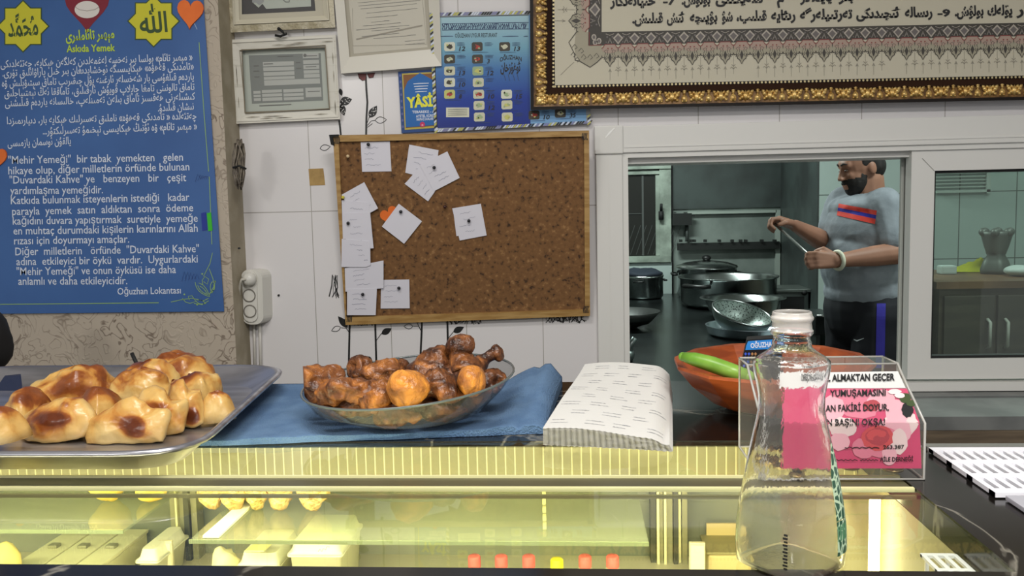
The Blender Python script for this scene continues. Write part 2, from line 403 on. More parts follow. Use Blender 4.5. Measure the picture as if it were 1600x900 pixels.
# stone shelf under the window
m_sill = M('grey_stone_sill', (118, 120, 118), .45, c2=(100, 102, 101), nscale=9)
sz = z0-.034
yf = Pz(1500, 651, sz).y
bm = BM(); box(bm, .2, 2.1, yf, YW, sz-.03, sz); box(bm, .2, 2.1, YW-.06, YW, sz, sz+.004)
struct('trim_1', bm, m_sill)
bm = BM(); box(bm, .2, 2.1, yf-.004, yf+.02, sz-.062, sz-.0305); struct('trim_2', bm, M('brown_wood_edge', (110, 96, 78), .5, c2=(88, 76, 62), nscale=6, stretch=(1, 1, 12)))
bm = BM(); box(bm, .2, 2.1, yf+.02, yf+.05, .3, sz-.03); struct('trim_3', bm, M('under_sill_board', (96, 92, 84), .6))

# ================================================================== KITCHEN SHELL
YK = 5.25
xk = P(1279, 400, YK).x
lo, hi = YK, 9
for _ in range(40):
    mid = (lo+hi)/2
    if pix((xk, mid, 1.5))[0] > 1222: lo = mid
    else: hi = mid
YB = lo
m_kwall = M('kitchen_wall_tile', (150, 166, 158), .35, c2=(132, 150, 142), nscale=5)
m_kback = M('kitchen_plaster', (126, 134, 128), .6, c2=(104, 112, 107), nscale=4)
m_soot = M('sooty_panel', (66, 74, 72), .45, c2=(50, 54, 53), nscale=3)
bm = BM(); box(bm, -1.4, xk, YB, YB+.1, 0, 2.75); struct('wall_kitchen_back', bm, m_kback)
# tiled wall on the right with joints
mt2, nt, b, L, N = node_mat('kitchen_square_tile')
geo = N('ShaderNodeNewGeometry'); sp = N('ShaderNodeSeparateXYZ'); L(geo.outputs['Position'], sp.inputs[0])
tw = P(1587, 330, YK).x-P(1498, 330, YK).x; th = P(1500, 300, YK).z-P(1500, 351, YK).z
jx = joint(sp.outputs[0], tw, -P(1498, 330, YK).x/tw+20, .006); jz = joint(sp.outputs[2], th*2.05, -P(1500, 405, YK).z/(th*2.05)+20, .006)
mx = N('ShaderNodeMath'); mx.operation = 'MAXIMUM'; L(jx, mx.inputs[0]); L(jz, mx.inputs[1])
mc = N('ShaderNodeMixRGB'); mc.inputs[1].default_value = lin((176, 190, 184)); mc.inputs[2].default_value = lin((92, 100, 96)); L(mx.outputs[0], mc.inputs[0]); L(mc.outputs[0], b.inputs['Base Color']); b.inputs['Roughness'].default_value = .3
bm = BM(); box(bm, xk, 3.4, YK, YK+.1, 0, 2.75); struct('wall_kitchen_right', bm, mt2)
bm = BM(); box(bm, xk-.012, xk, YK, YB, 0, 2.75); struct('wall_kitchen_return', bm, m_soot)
bm = BM(); box(bm, -1.4, -1.3, YW+.14, YB, 0, 2.75); struct('wall_kitchen_left', bm, m_kback)
bm = BM(); box(bm, 3.3, 3.4, YW+.14, YK, 0, 2.75); struct('wall_kitchen_end', bm, m_kwall)
KB = YP(YB-.004)
# sooty upper panel and ledge on the back wall
def wallbox(bm, x0, y0, x1, y1, Y, d, mi=0):
    a, c = P(x0, y1, Y), P(x1, y0, Y); box(bm, a.x, c.x, Y-d, Y, a.z, c.z, mi)
bm = BM(); wallbox(bm, 1050, 180, 1232, 327, YB, .012); struct('trim_4', bm, m_soot)
bm = BM(); wallbox(bm, 1074, 328, 1212, 335, YB, .03); wallbox(bm, 1210, 328, 1218, 455, YB, .03); struct('trim_5', bm, M('pale_ledge', (150, 158, 150), .5))
bm = BM(); wallbox(bm, 1048, 200, 1050.5, 470, YB, .02); struct('trim_6', bm, m_blackgap)
# window with grille at the far left
bm = BM()
wallbox(bm, 960, 256, 1047, 266, YB, .06); wallbox(bm, 1030, 256, 1047, 410, YB, .05); wallbox(bm, 960, 399, 1047, 410, YB, .06); wallbox(bm, 960, 266, 1030, 274, YB, .04); wallbox(bm, 1024, 274, 1030, 399, YB, .045)
wk = struct('window_3', bm, M('old_window_paint', (158, 168, 156), .5, c2=(120, 128, 118), nscale=6, bump=.2))
bm = BM(); wallbox(bm, 940, 274, 1025, 400, YB, .02); struct('window_pane', bm, M('dark_night_glass', (34, 34, 31), .2), wk)
bm = BM(); wallbox(bm, 1003, 274, 1005, 399, YB, .028); wallbox(bm, 960, 333, 1004, 335, YB, .027)
for i in range(9):
    stroke(bm, [(976+i*9, 398), (992+i*9, 352)], .7, YP(YB-.022), 0)
struct('window_grille', bm, M('grille_grey', (70, 72, 70), .6), wk)
bm = BM(); a = P(1033, 330, YB-.07); tube(bm, [a, a+Vector((0, 0, -.06))], .018, 10); tube(bm, [a, a+Vector((0, -.02, .05))], .01, 8); struct('window_handle', bm, m_blackgap, wk)

# ================================================================== COUNTER AND DISPLAY CASE
mg, nt, b, L, N = node_mat('black_marble')
tc = N('ShaderNodeTexCoord'); n = N('ShaderNodeTexNoise'); n.inputs['Scale'].default_value = 3.2; n.inputs['Detail'].default_value = 5; n.inputs['Distortion'].default_value = 1.1; L(tc.outputs['Object'], n.inputs['Vector'])
s = N('ShaderNodeMath'); s.operation = 'SUBTRACT'; s.inputs[1].default_value = .5; L(n.outputs['Fac'], s.inputs[0]); a = N('ShaderNodeMath'); a.operation = 'ABSOLUTE'; L(s.outputs[0], a.inputs[0])
r = N('ShaderNodeValToRGB'); r.color_ramp.elements[0].position = 0; r.color_ramp.elements[0].color = lin((120, 116, 106)); r.color_ramp.elements[1].position = .012; r.color_ramp.elements[1].color = lin((22, 20, 18)); L(a.outputs[0], r.inputs[0])
L(r.outputs[0], b.inputs['Base Color']); b.inputs['Roughness'].default_value = .16
M_MARBLE = mg
XC0, XC1 = -1.7, .352
YG0, YR0, YR1, YG1, YBK = .697, .905, .949, 1.092, 1.47
bm = BM()
box(bm, XC0, .40, YG1, YBK, ZT-.03, ZT); box(bm, XC1, 1.5, .58, 1.045, ZT-.03, ZT); box(bm, XC0, XC1, .58, YG0, ZT-.03, ZT)
box(bm, XC1, .40, 1.045, YG1, ZT-.03, ZT)
wt = obj('worktop', bm, M_MARBLE, label='black veined marble worktop framing the glass display case', cat='worktop')
m_base = M('counter_front', (40, 38, 36), .4)
bm = BM(); box(bm, XC0, 1.5, .60, .63, 0, ZT-.031); box(bm, XC1+.02, 1.5, .63, 1.03, 0, ZT-.031); box(bm, XC0, XC1+.02, .63, 1.47, 0, .875)
dc = thing('display_case', 'long lit glass display case with aluminium rails under the food trays', 'display case', (-.6, 1.05, 0))
obj('base_cabinet', bm, m_base, dc)
m_alu = M('aluminium', (182, 182, 170), .35, .75)
m_alud = M('dark_aluminium', (86, 88, 78), .4, .6)
m_cream = M('case_liner', (150, 144, 108), .4)
m_caseback = M('frosted_case_door', (140, 142, 116), .3, c2=(112, 118, 98), nscale=3)
bm = BM(); box(bm, XC0+.01, XC1-.001, YG0+.001, YR0, ZT-.006, ZT-.001)
obj('top_glass', bm, thin_glass('case_glass', (.97, .985, .94), 1.42, .02), dc)
# ribbed panel with LED light streaks painted into its colour
mr, nt, b, L, N = node_mat('painted_light_streaks')
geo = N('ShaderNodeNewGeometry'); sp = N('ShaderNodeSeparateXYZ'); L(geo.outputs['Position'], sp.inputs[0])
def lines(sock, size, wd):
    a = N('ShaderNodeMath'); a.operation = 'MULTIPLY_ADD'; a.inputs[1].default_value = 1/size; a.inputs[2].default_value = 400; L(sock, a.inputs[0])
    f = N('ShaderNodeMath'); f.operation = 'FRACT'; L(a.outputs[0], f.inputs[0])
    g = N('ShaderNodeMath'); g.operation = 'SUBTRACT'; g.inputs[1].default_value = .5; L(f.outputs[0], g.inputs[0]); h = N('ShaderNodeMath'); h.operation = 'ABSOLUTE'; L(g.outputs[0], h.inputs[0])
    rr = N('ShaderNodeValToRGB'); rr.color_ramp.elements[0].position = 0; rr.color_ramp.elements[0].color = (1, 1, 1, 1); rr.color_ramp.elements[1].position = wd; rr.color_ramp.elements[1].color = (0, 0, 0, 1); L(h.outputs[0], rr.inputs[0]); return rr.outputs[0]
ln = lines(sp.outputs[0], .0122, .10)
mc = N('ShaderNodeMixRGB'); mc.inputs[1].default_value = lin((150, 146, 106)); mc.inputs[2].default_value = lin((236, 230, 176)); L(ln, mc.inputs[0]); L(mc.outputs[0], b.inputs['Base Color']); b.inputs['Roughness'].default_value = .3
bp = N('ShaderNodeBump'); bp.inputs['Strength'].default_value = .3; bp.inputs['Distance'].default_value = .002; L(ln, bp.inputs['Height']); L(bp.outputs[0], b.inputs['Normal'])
bm = BM(); box(bm, XC0+.01, XC1-.001, YR1+.0005, YG1-.001, ZT-.006, ZT-.001); obj('rear_glass', bm, thin_glass('case_glass'), dc)
bm = BM(); box(bm, XC0+.01, XC1-.001, YG1+.002, YG1+.008, ZT-.062, ZT-.031); box(bm, XC0+.01, XC1-.001, YG1-.006, YG1-.001, ZT-.062, ZT-.0065); obj('ribbed_streak_panel', bm, mr, dc, label='pale yellow ribbed panel with painted light streaks')
bm = BM(); box(bm, XC0+.01, XC1-.001, YR0+.0045, YR1-.0045, ZT-.005, ZT-.002); obj('rail_channel', bm, M('olive_channel', (88, 84, 60), .35, c2=(72, 68, 50), nscale=4), dc)
m_edge = M('polished_edge', (238, 234, 176), .25, .1)
for ya, yb in ((YR0-.001, YR0+.004), (YR1-.004, YR1)):
    bm = BM(); box(bm, XC0+.01, XC1-.001, ya, yb, ZT-.004, ZT+.0004); obj('rail', bm, m_edge, dc)
bm = BM(); box(bm, XC0+.01, XC1-.001, .899, .9035, ZT-.010, ZT-.0065); obj('glass_channel', bm, M('channel_olive', (112, 108, 80), .4), dc)
# inside: back doors, floor, end wall, posts
bm = BM(); box(bm, XC0, XC1, 1.448, 1.46, .90, ZT-.031)
obj('back_door', bm, m_caseback, dc)
bm = BM(); box(bm, XC0, XC1+.02, .63, 1.448, .876, .90); obj('case_floor', bm, M('case_floor_white', (186, 180, 146), .35), dc)
bm = BM(); box(bm, XC1, XC1+.019, .63, 1.46, .90, ZT-.031); obj('end_panel', bm, m_cream, dc)
for cx, prof in ((293, ((-21, -12, 1), (-11, -8, 0), (-7, 1, 1), (2, 10, 2), (11, 20, 1))), (1046, ((-30, -22, 2), (-21, -17, 0), (-16, -11, 1), (-10, -6, 0), (-5, 4, 1), (5, 12, 2), (13, 17, 0), (18, 26, 1)))):
    bm = BM(); Y = 1.43
    for k, (a, c, mi) in enumerate(prof):
        p0, p1 = P(cx+a, 830, Y), P(cx+c, 830, Y); box(bm, p0.x, p1.x, Y-.006*(k % 2)-.01, Y+.016, .90, ZT-.031, mi)
    obj('door_post', bm, [m_edge, M('post_olive', (150, 148, 112), .35, .3), M('post_dark', (70, 72, 56), .4)], dc)
def shelf(x0, x1, y0, y1, z, nm='glass_shelf'):
    bm = BM(); box(bm, x0, x1, y0, y1, z-.004, z); o = obj(nm, bm, thin_glass('shelf_glass', (.93, .96, .86), 1.45, .03, haze=.09, hazecol=(.55, .58, .4)), dc)
    bm = BM(); box(bm, x0, x1, y0-.002, y0-.0002, z-.005, z+.0005); obj('shelf_edge', bm, M('green_glass_edge', (112, 122, 84), .2), o if False else dc)
ZS = 1.05
shelf(P(80+235, 845, 1.17).x, P(1010, 845, 1.17).x, Pz(600, 845, ZS).y, 1.42, ZS)
shelf(XC0, P(212, 828, 1.2).x, Pz(100, 828, ZS).y, 1.42, ZS)
bm = BM()
for (xa, xb) in ((315, 340),):
    ya = Pz(xa, 843, ZS).y; pa, pb = Pz(xa, 843, ZS), Pz(xb, 843, ZS)
    box(bm, pa.x, pb.x, ya+.004, 1.42, ZS+.0005, ZS+.004)
obj('shelf_bracket', bm, M('cream_bracket', (236, 232, 190), .4), dc)
# LED strips (they give the yellow light)
m_led = M('led_strip', (255, 244, 190), .4, emit=(255, 232, 150), estr=6)
bm = BM(); box(bm, XC0+.05, XC1-.03, .934, .940, ZT-.010, ZT-.006); obj('led_strip', bm, m_led, dc)
bm = BM(); tube(bm, [(.341, .992, .93), (.341, .992, 1.160)], .0062, 12); obj('led_tube', bm, M('led_tube', (255, 250, 215), .4, emit=(255, 240, 180), estr=14), dc)
bm = BM(); p = P(851, 830, 1.44)
for k in range(15): box(bm, p.x-.003, p.x+.003, 1.438, 1.447, .95+k*.0145, .96+k*.0145)
obj('led_reflection_dots', bm, M('led_reflection', (240, 232, 170), .4, emit=(255, 235, 150), estr=.6), dc)  # glowing dots stand in for an LED reflection on the door
def strip(loc, sx, sy, e, aim):
    o = area('case_light', loc, (sx, sy), e, (1, .92, .65), aim)
strip((-.66, .93, ZT-.027), 1.9, .02, 1.1, (-.66, 1.12, ZT-.06))
strip((-.66, 1.12, ZT-.07), 1.9, .04, 8, (-.66, 1.3, .9))
strip((-.66, .80, .97), 1.9, .06, 5, (-.66, 1.3, 1.1))
strip((.2, 1.05, ZT-.05), .1, .3, .7, (.2, 1.05, .9))
# ================================================================== ON THE WALLS
m_white = M('print_white', (205, 212, 226), .6)
def pink(n, c): return M('ink_'+n, c, .6)
i_black, i_grey = pink('black', (24, 24, 26)), pink('grey', (112, 112, 108))
# ---- blue poster on the papered wall
PO = Plane((0, YL-.004, 0), (0, -1, 0))
po = thing('poster', 'large blue poster about a shared meal with two yellow stars, on the papered wall', 'poster', P(150, 488, YL-.004))
m_blue = M('poster_blue', (56, 96, 154), .38, c2=(49, 87, 144), nscale=3)
sheet('poster_sheet', [(-70, -70), (313, -70), (350, 486.5), (-70, 491)], PO, .002, m_blue, po)
PO = Plane((0, YL-.006, 0), (0, -1, 0))
bm = BM()
U = [("« مېھىر تائام» بولسا بىر نەخسە لەغمەلدىن كەلگەن ھېكايە، چەتئەلدىكى", 1, 105.5, 301, 94), ("«تامدىكى قەھۋە» ھېكايىسىگە ئوخشايدىغان بىر خىل پاراۋانلىق تۈرى.", 4, 119.5, 303, 108.5),
     ("ياردەم قىلغۇسى بار شەخسلەر ئارغىنە پۇل چىقىرىپ تاماق سېتىۋېلىش ۋە", 3, 135.5, 303, 124.5), ("تاماق تالونىنى تامغا چاپلاپ قويۇش ئارقىلىق، تاماققا ئەڭ ئېھتىياجلىق", 7, 151, 304, 140.5),
     ("كىشىلەرنى ھەقسىز تاماق بىلەن تەمىنلەپ، خالىسانە ياردەم قىلىشنى", 8, 166.5, 305, 155.5), ("نىشان قىلىدۇ.", 247, 174, 303, 171),
     ("چەتئەلدە « تامدىكى قەھۋە» ناملىق تەسىرلىك ھېكايە بار، دىيارىمىزدا", 11, 194, 307, 186), ("« مېھىر تائام» ۋە ئۇنىڭ ھېكايىسى تېخىمۇ تەسىرلىكتۇر...", 67, 210, 308, 202), ("يالقۇن ئوسمان يازمىسى", 12, 229, 111, 225)]
for s_, x0_, y0_, x1_, y1_ in U: text(bm, s_, (x0_, y0_), (x1_, y1_), PO, size=16, ar=True, bold=.010)
T = [('"Mehir Yemeği"  bir tabak  yemekten   gelen', 13, 256, 286, 251), ('hikaye olup, diğer milletlerin örfünde bulunan', 13, 272.5, 296, 266), ('"Duvardaki Kahve" ye   benzeyen   bir   çeşit', 15, 287, 291, 283), ('yardımlaşma yemeğidir.', 16, 303.5, 161, 302),
     ('Katkıda bulunmak isteyenlerin istediği   kadar', 17, 319, 296, 313.5), ('parayla  yemek  satın  aldıktan  sonra  ödeme', 19, 336, 302, 330), ('kağıdını duvara yapıştırmak  suretiyle  yemeğe', 20, 351, 309, 346.5), ('en muhtaç durumdaki kişilerin karınlarını Allah', 21, 366.5, 309, 362),
     ('rızası için doyurmayı amaçlar.', 22, 382, 202, 379), ('Diğer  milletlerin   örfünde  "Duvardaki Kahve"', 24, 399, 311, 394), ('adına  etkileyici bir öykü  vardır.  Uygurlardaki', 25.6, 414.5, 309, 410), ('"Mehir Yemeği" ve onun öyküsü ise daha', 26, 430, 275, 426.6),
     ('anlamlı ve daha etkileyicidir.', 28.5, 445, 199, 444), ('Oğuzhan Lokantası', 183.6, 460.4, 282.6, 458.4)]
for k, (s_, x0_, y0_, x1_, y1_) in enumerate(T): text(bm, s_, (x0_, y0_), (x1_, y1_), PO, size=15.2 if k == 13 else 17.5, bold=.006)
obj('poster_text', bm, m_white, po)
m_pyel, m_green = pink('yellow', (196, 190, 44)), pink('dark_green', (52, 74, 40))
def star(cx, cy, R): return [(cx+(R if k % 2 == 0 else R*.765)*math.cos(k*PI/8-PI/2), cy+(R if k % 2 == 0 else R*.765)*math.sin(k*PI/8-PI/2)) for k in range(16)]
for cx, cy, ch, ta, tb_, sz in ((36, 41, '\uFDF4', (13, 57), (60, 54), 43), (240, 33, '\uFDF2', (219, 52), (262, 49), 44)):
    bm = BM(); poly(bm, star(cx, cy, 41.5), PO, .0004, 1); poly(bm, star(cx, cy, 39), PO, .0008, 0)
    text(bm, ch, ta, tb_, PO, size=sz, off=.0012, mi=1, bold=.02); obj('star_emblem', bm, [m_pyel, m_green], po)
bm = BM()
poly(bm, heartpts(136, 8, 70, 76), PO, .0004, 0)
poly(bm, circ(136, 15, 19.5, 13.5, n=24), PO, .0008, 1)
stroke(bm, [(117.5, 11), (124, 15), (136, 17), (148, 15), (154.5, 11)], .8, PO, .0012, 2)
obj('heart_emblem', bm, [pink('wine', (122, 26, 44)), pink('bowl_white', (212, 206, 200)), pink('bowl_shade', (150, 140, 136))], po)
bm = BM()
text(bm, "مېھىر تائاملىرى", (103, 63.5), (179, 59), PO, size=21, ar=True, bold=.03); text(bm, 'Askıda Yemek', (104, 81.5), (180, 79.5), PO, size=15.5, bold=.025)
obj('poster_title', bm, pink('title_green', (176, 200, 60)), po)
bm = BM()
stroke(bm, [(311, 66), (319, 180), (326, 268)], 1.0, PO); stroke(bm, [(327, 276), (331, 382)], 1.0, PO); stroke(bm, [(0, 475.5), (120, 474.5), (248, 473)], 1.1, PO)
for pts in ([(267, 472), (285, 468), (300, 466), (318, 470), (326, 466)], [(285, 466), (290, 472), (297, 474), (306, 471), (300, 462), (294, 463), (296, 469)], [(332, 395), (328, 412), (322, 424), (318, 432)], [(318, 440), (324, 444), (326, 436), (320, 432), (316, 438), (317, 446)],
            [(327, 420), (333, 436), (334, 448), (326, 462)], [(336, 438), (335, 452), (329, 458)], leafpts(305, 441, 328, 464, 11), leafpts(309, 446, 325, 461, 5), leafpts(332, 440, 331, 458, 6), [(303, 474), (316, 476), (326, 470)], leafpts(306, 470, 322, 474, 6)):
    stroke(bm, pts, .9, PO)
for c in ((288, 460), (308, 476), (336, 440), (316, 428)): poly(bm, circ(c[0], c[1], 1.4, n=8), PO)
obj('poster_ornament', bm, pink('ornament_green', (142, 178, 100)), po)
for q in (0, 1):
    bm = BM()
    for k in range(5):
        stroke(bm, [(305+k*4, 284-k*2), (309+k*4, 272+k), (314+k*3, 280)] if q == 0 else [(284+k*5, 440-k), (288+k*5, 424+k), (291+k*5, 436)], .6, PO)
    obj('pen_scribble', bm, pink('biro', (40, 62, 118)), po)
# coloured index tabs stuck on the poster
sheet('index_tab', [(314, 333), (321.5, 331.5), (323.5, 359), (316, 361)], PO, .0015, pink('tab_blue', (28, 50, 140)), label='dark blue index tab stuck on the right side of the blue poster', cat='sticky tab')
sheet('index_tab', [(323, 333), (329.5, 332), (332, 360), (325.5, 361.5)], PO, .0015, pink('tab_green', (52, 176, 40)), label='bright green index tab stuck at the right side of the blue poster', cat='sticky tab')
# orange paper hearts
m_or = M('orange_paper', (226, 112, 38), .55, c2=(214, 100, 32), nscale=12)
def heart(pts, pl, lab, th=.003): return sheet('paper_heart', pts, pl, th, m_or, label=lab, cat='paper heart')
heart(heartpts(297, 19, 41, 46, .05), PO, 'orange paper heart at the upper right corner of the blue poster', .004)
heart(heartpts(-8, 247, 34, 40, .2), PO, 'orange paper heart at the left edge of the picture on the blue poster', .004)
bm = BM(); stroke(bm, [(302, 33), (308, 46)], 1.2, PO, .0006); obj('heart_pin_mark', bm, pink('pale_blue', (140, 160, 190)), po)
# cable bundle hanging on the corner, power strip
XC = XL+.02
cbm = BM(); random.seed(3)
for k in range(9):
    pts = []
    a0 = random.uniform(-7, 7)
    for i in range(13):
        t = i/12*2*PI; pts.append(P(373+a0*.6+math.sin(t)*(5+random.uniform(-1.5, 3)), 257-math.cos(t)*(34+random.uniform(-8, 6)), YL-.012-.002*k))
    tube(cbm, pts, .0022, 5)
obj('cable_bundle', cbm, M('dark_cable', (84, 76, 66), .5, c2=(124, 114, 100), nscale=60), label='tied bundle of dark cable hanging at the wall corner beside the poster', cat='cable')
bm = BM(); tube(bm, [P(364, 262, YL-.03), P(374, 259, YL-.034), P(385, 264, YL-.03)], .0026, 6); obj('cable_tie', bm, m_blackgap, bpy.data.objects['cable_bundle'])
m_wpl = M('white_plastic', (206, 204, 196), .35)
PS = P(394, 508, YW-.05)
ps = thing('power_strip', 'white surface mounted power strip with three round sockets by the wall corner', 'power strip', P(395, 509, YW-.002))
def rrect(cx, cy, w_, h_, r_, n=5, tilt=0):
    out = []
    for qx, qy, a0 in ((1, 1, 0), (-1, 1, PI/2), (-1, -1, PI), (1, -1, 1.5*PI)):
        for k in range(n+1):
            a = a0+PI/2*k/n; x, y = qx*(w_/2-r_)+r_*math.cos(a), qy*(h_/2-r_)+r_*math.sin(a); out.append((cx+x-y*tilt, cy+y))
    return out
fb = YP(YW-.034)
bm = BM(); A = [fb(x, y) for x, y in rrect(394, 464, 33, 86, 13, tilt=-.03)]; prism(bm, A, Vector((.012, .034, 0))); obj('strip_body', bm, m_wpl, ps)
bm = BM(); prism(bm, [fb(x, y, .004) for x, y in rrect(390.5, 463, 22, 80, 10, tilt=-.03)], Vector((0, .006, 0))); obj('strip_face', bm, m_wpl, ps)
for k, (cx, cy) in enumerate(((389.5, 461.5), (390.8, 486))):
    bm = BM(); c0 = fb(cx, cy, .004); lathe(bm, [(.0165, 0), (.0165, .0025), (.0145, .0025), (.0135, -.006), (.0001, -.006)], (0, 0, 0), 20)
    for v in bm.verts: v.co = Vector((v.co.x, -v.co.z, v.co.y))+c0
    for dx, dz in ((-.006, 0), (.006, 0), (0, -.0075), (0, .009)):
        ball(bm, c0+Vector((dx, .003, dz)), .0024, 8, 6, mi=1)
    obj('socket', bm, [M('socket_grey', (120, 116, 108), .5), m_blackgap], ps)
pg = thing('power_plug', 'white plug and lead in the top socket of the white power strip', 'plug', fb(388, 437, .03))
bm = BM(); c0 = fb(391, 436, .004); lathe(bm, [(.0165, 0), (.0175, .008), (.016, .014), (.009, .02), (.0001, .021)], (0, 0, 0), 18)
for v in bm.verts: v.co = Vector((v.co.x, -v.co.z, v.co.y))+c0
obj('plug_body', bm, m_wpl, pg)
bm = BM(); tube(bm, [c0+Vector((-.003, -.017, 0)), c0+Vector((-.012, -.026, .001)), fb(376, 441, .026), fb(373.5, 455, .016), fb(374.5, 500, .008), fb(375.5, 540, .006), fb(376, 580, .004)], .0034, 8); obj('lead', bm, M('lead_white', (188, 184, 172), .4), pg)
bm = BM()
for x in (398, 407): tube(bm, [P(x-1, 505, YW-.006), P(x, 545, YW-.006), P(x+1, 600, YW-.006)], .0038, 6)
obj('cable_conduit', bm, M('conduit_white', (196, 193, 186), .4), ps)
bm = BM(); prism(bm, [W(x, y, .001) for x, y in ((482, 264), (505, 263), (508, 289), (484, 290))], (0, .001, 0)); obj('tape_patch', bm, M('old_tape', (172, 140, 78), .4, c2=(150, 118, 60), nscale=30), label='square of yellowed tape on the white tiles left of the cork board', cat='tape')
sheet('wall_screw', circ(435, 461.5, 1.6, n=8), W, .004, i_black, label='small dark screw in the tiles right of the power strip', cat='screw')
sheet('wall_screw', circ(373, 388, 1.7, n=8), Plane((0, YL+.03, 0), (0, -1, 0)), .005, i_black, label='small dark screw in the corner strip above the power strip', cat='screw')
# ---- flower stickers on the tiles
m_ink, m_rose = M('sticker_black', (18, 18, 18), .4), M('sticker_rose', (120, 62, 58), .45)
def sticker(label, parts):
    bm = BM()
    for k, a in parts:
        if k == 's': stroke(bm, a[0], a[1], W, .0006)
        elif k == 'l': poly(bm, leafpts(*a), W, .0006)
        elif k == 'o': stroke(bm, leafpts(*a), 1.0, W, .0007, closed=True)
        elif k == 'd':
            lf = leafpts(*a[:5]); poly(bm, lf, W, .0006)
            random.seed(5)
            for i in range(12):
                t, s_ = random.uniform(.2, .8), random.uniform(-.28, .28); x = a[0]+(a[2]-a[0])*t; y = a[1]+(a[3]-a[1])*t; dx, dy = a[2]-a[0], a[3]-a[1]; l_ = math.hypot(dx, dy)
                poly(bm, circ(x-dy/l_*s_*a[4], y+dx/l_*s_*a[4], .8, n=6), W, .0010, 2)
        elif k == 'r': poly(bm, a, W, .0007, 1); stroke(bm, a, .9, W, .0011, 0, closed=True)
    return obj('flower_sticker', bm, [m_ink, m_rose, M('sticker_white', (214, 212, 210), .4)], label=label, cat='wall sticker', recalc=False)
sticker('black flower stem sticker with dark red petals between white plaque and cork board', [('s', ([(571.5, 120), (572.5, 140), (574, 160), (572.5, 185), (572, 212)], 3)), ('r', [(559, 115), (572.5, 115), (571.5, 125), (566, 126), (561, 122)]), ('r', [(573, 115), (586, 114), (583, 121), (577, 122)]), ('d', (577, 184, 589, 165, 12)), ('o', (586, 188, 604, 187, 10)), ('s', ([(573.5, 192), (577, 183)], .9)), ('s', ([(574, 196), (580, 189), (586, 188)], .9)), ('s', ([(574, 199), (582, 193)], .9))])
sticker('black dotted leaf and petal sticker half hidden by the lower white picture frame', [('d', (531, 160, 550, 155, 14)), ('d', (533, 162, 538, 181, 10)), ('l', (531, 138, 534, 150, 6)), ('s', ([(530, 188), (531.5, 200), (532.5, 211)], 3))])
sticker('plant stem sticker under the left end of the cork board, beside the corner note', [('s', ([(546.5, 498), (545.8, 530), (545, 568)], 3)), ('l', (543, 512, 528, 494, 10)), ('o', (532, 511, 518, 517, 8)), ('s', ([(546, 520), (540, 511)], 1)), ('s', ([(546, 520), (541, 513), (533, 512)], 1))])
sticker('second plant stem sticker below the cork board, with a dotted leaf low on its left', [('s', ([(586, 498), (587, 530), (588, 568)], 3)), ('l', (596, 522, 612, 513, 10)), ('s', ([(588, 532), (596, 521)], 1)), ('d', (581, 566, 570, 556, 9))])
sticker('third plant stem sticker below the cork board, solid and outlined leaves on its left', [('s', ([(659.5, 494), (658.5, 525), (657, 555)], 3)), ('l', (654, 505, 641, 488, 10)), ('o', (645, 510, 631, 510, 8)), ('s', ([(658, 517), (652, 505)], 1)), ('s', ([(658, 517), (654, 510), (646, 510)], 1))])
sticker('plant stem sticker below the cork board behind the drumsticks, one leaf on its right', [('s', ([(699, 494), (699.5, 525), (700, 560)], 3)), ('l', (708, 519, 725, 511, 10)), ('s', ([(700, 529), (708, 519)], 1))])
def scrib(x0, x1, y0, y1, n, lab, sd):
    random.seed(sd); bm = BM()
    for k in range(n):
        x = x0+(x1-x0)*k/n+random.uniform(-3, 3); stroke(bm, [(x, y0+random.uniform(-1, 2)), (x+random.uniform(-5, 5), (y0+y1)/2+random.uniform(-2, 2)), (x+random.uniform(-6, 6), y1+random.uniform(-3, 1))], random.uniform(.6, 1.8), W, .0009+.00001*k)
    obj('pen_scribble', bm, m_ink, label=lab, cat='scribble', recalc=False)
scrib(541, 586, 497, 508, 34, 'black pen scribble on the tiles under the left end of the cork board', 1)
scrib(700, 752, 494, 506, 30, 'black pen scribble on the tiles under the middle of the cork board', 2)
scrib(856, 912, 493, 504, 34, 'black pen scribble on the tiles under the right end of the cork board', 3)
scrib(521, 527, 430, 465, 8, 'small black pen scribble beside the left edge of the cork board', 4)
bm = BM(); stroke(bm, leafpts(500, 232, 516, 229, 9), 1, W, .0007, closed=True); obj('leaf_sticker', bm, m_ink, label='small outlined leaf sticker at the top left corner of the cork board', cat='wall sticker')
# ---- framed sheets and certificates
m_fr1, m_fr1d = M('antique_cream', (196, 188, 164), .5, c2=(164, 154, 126), nscale=40, nlo=.45, nhi=.6, bump=.4, bscale=160), M('antique_beige', (200, 194, 174), .5)
m_paper = M('document_paper', (176, 182, 172), .5)
m_fglass = thin_glass('picture_glass', (1, 1, 1), 1.45, .02)
f1 = thing('picture_frame', 'antique cream picture frame with a certificate at the top of the wall', 'picture frame', P(440, 48, YW-.02))
q0 = [(351, -70), (516, -78), (524, 43), (357, 51)]; q1 = [(360, -60), (508, -67), (516, 33), (364, 40)]; q2 = [(371, -50), (498, -56), (506, 24.5), (374, 31)]; q3 = [(377, -44), (487, -49), (493, 17), (378, 22.5)]
bm = BM(); ring(bm, q0, q1, W, .002, .024, .028); obj('frame_moulding', bm, m_fr1, f1)
bm = BM(); ring(bm, q1, q2, W, .002, .025, .016); ring(bm, inset(q1, 1.5), inset(q1, 3), W, .002, .029); obj('inner_moulding', bm, m_fr1d, f1)
bm = BM(); ring(bm, q2, q3, W, .002, .012); obj('mount', bm, M('mount_cream', (182, 176, 158), .6), f1)
bm = BM(); poly(bm, q2, W, .006, 0); poly(bm, [(378, -44), (389, -44), (396, 5), (404, 12), (410, 6), (416, 14), (486, 10), (484, -49), (489, -49), (493, 17), (378, 22.5)], W, .0064, 1)
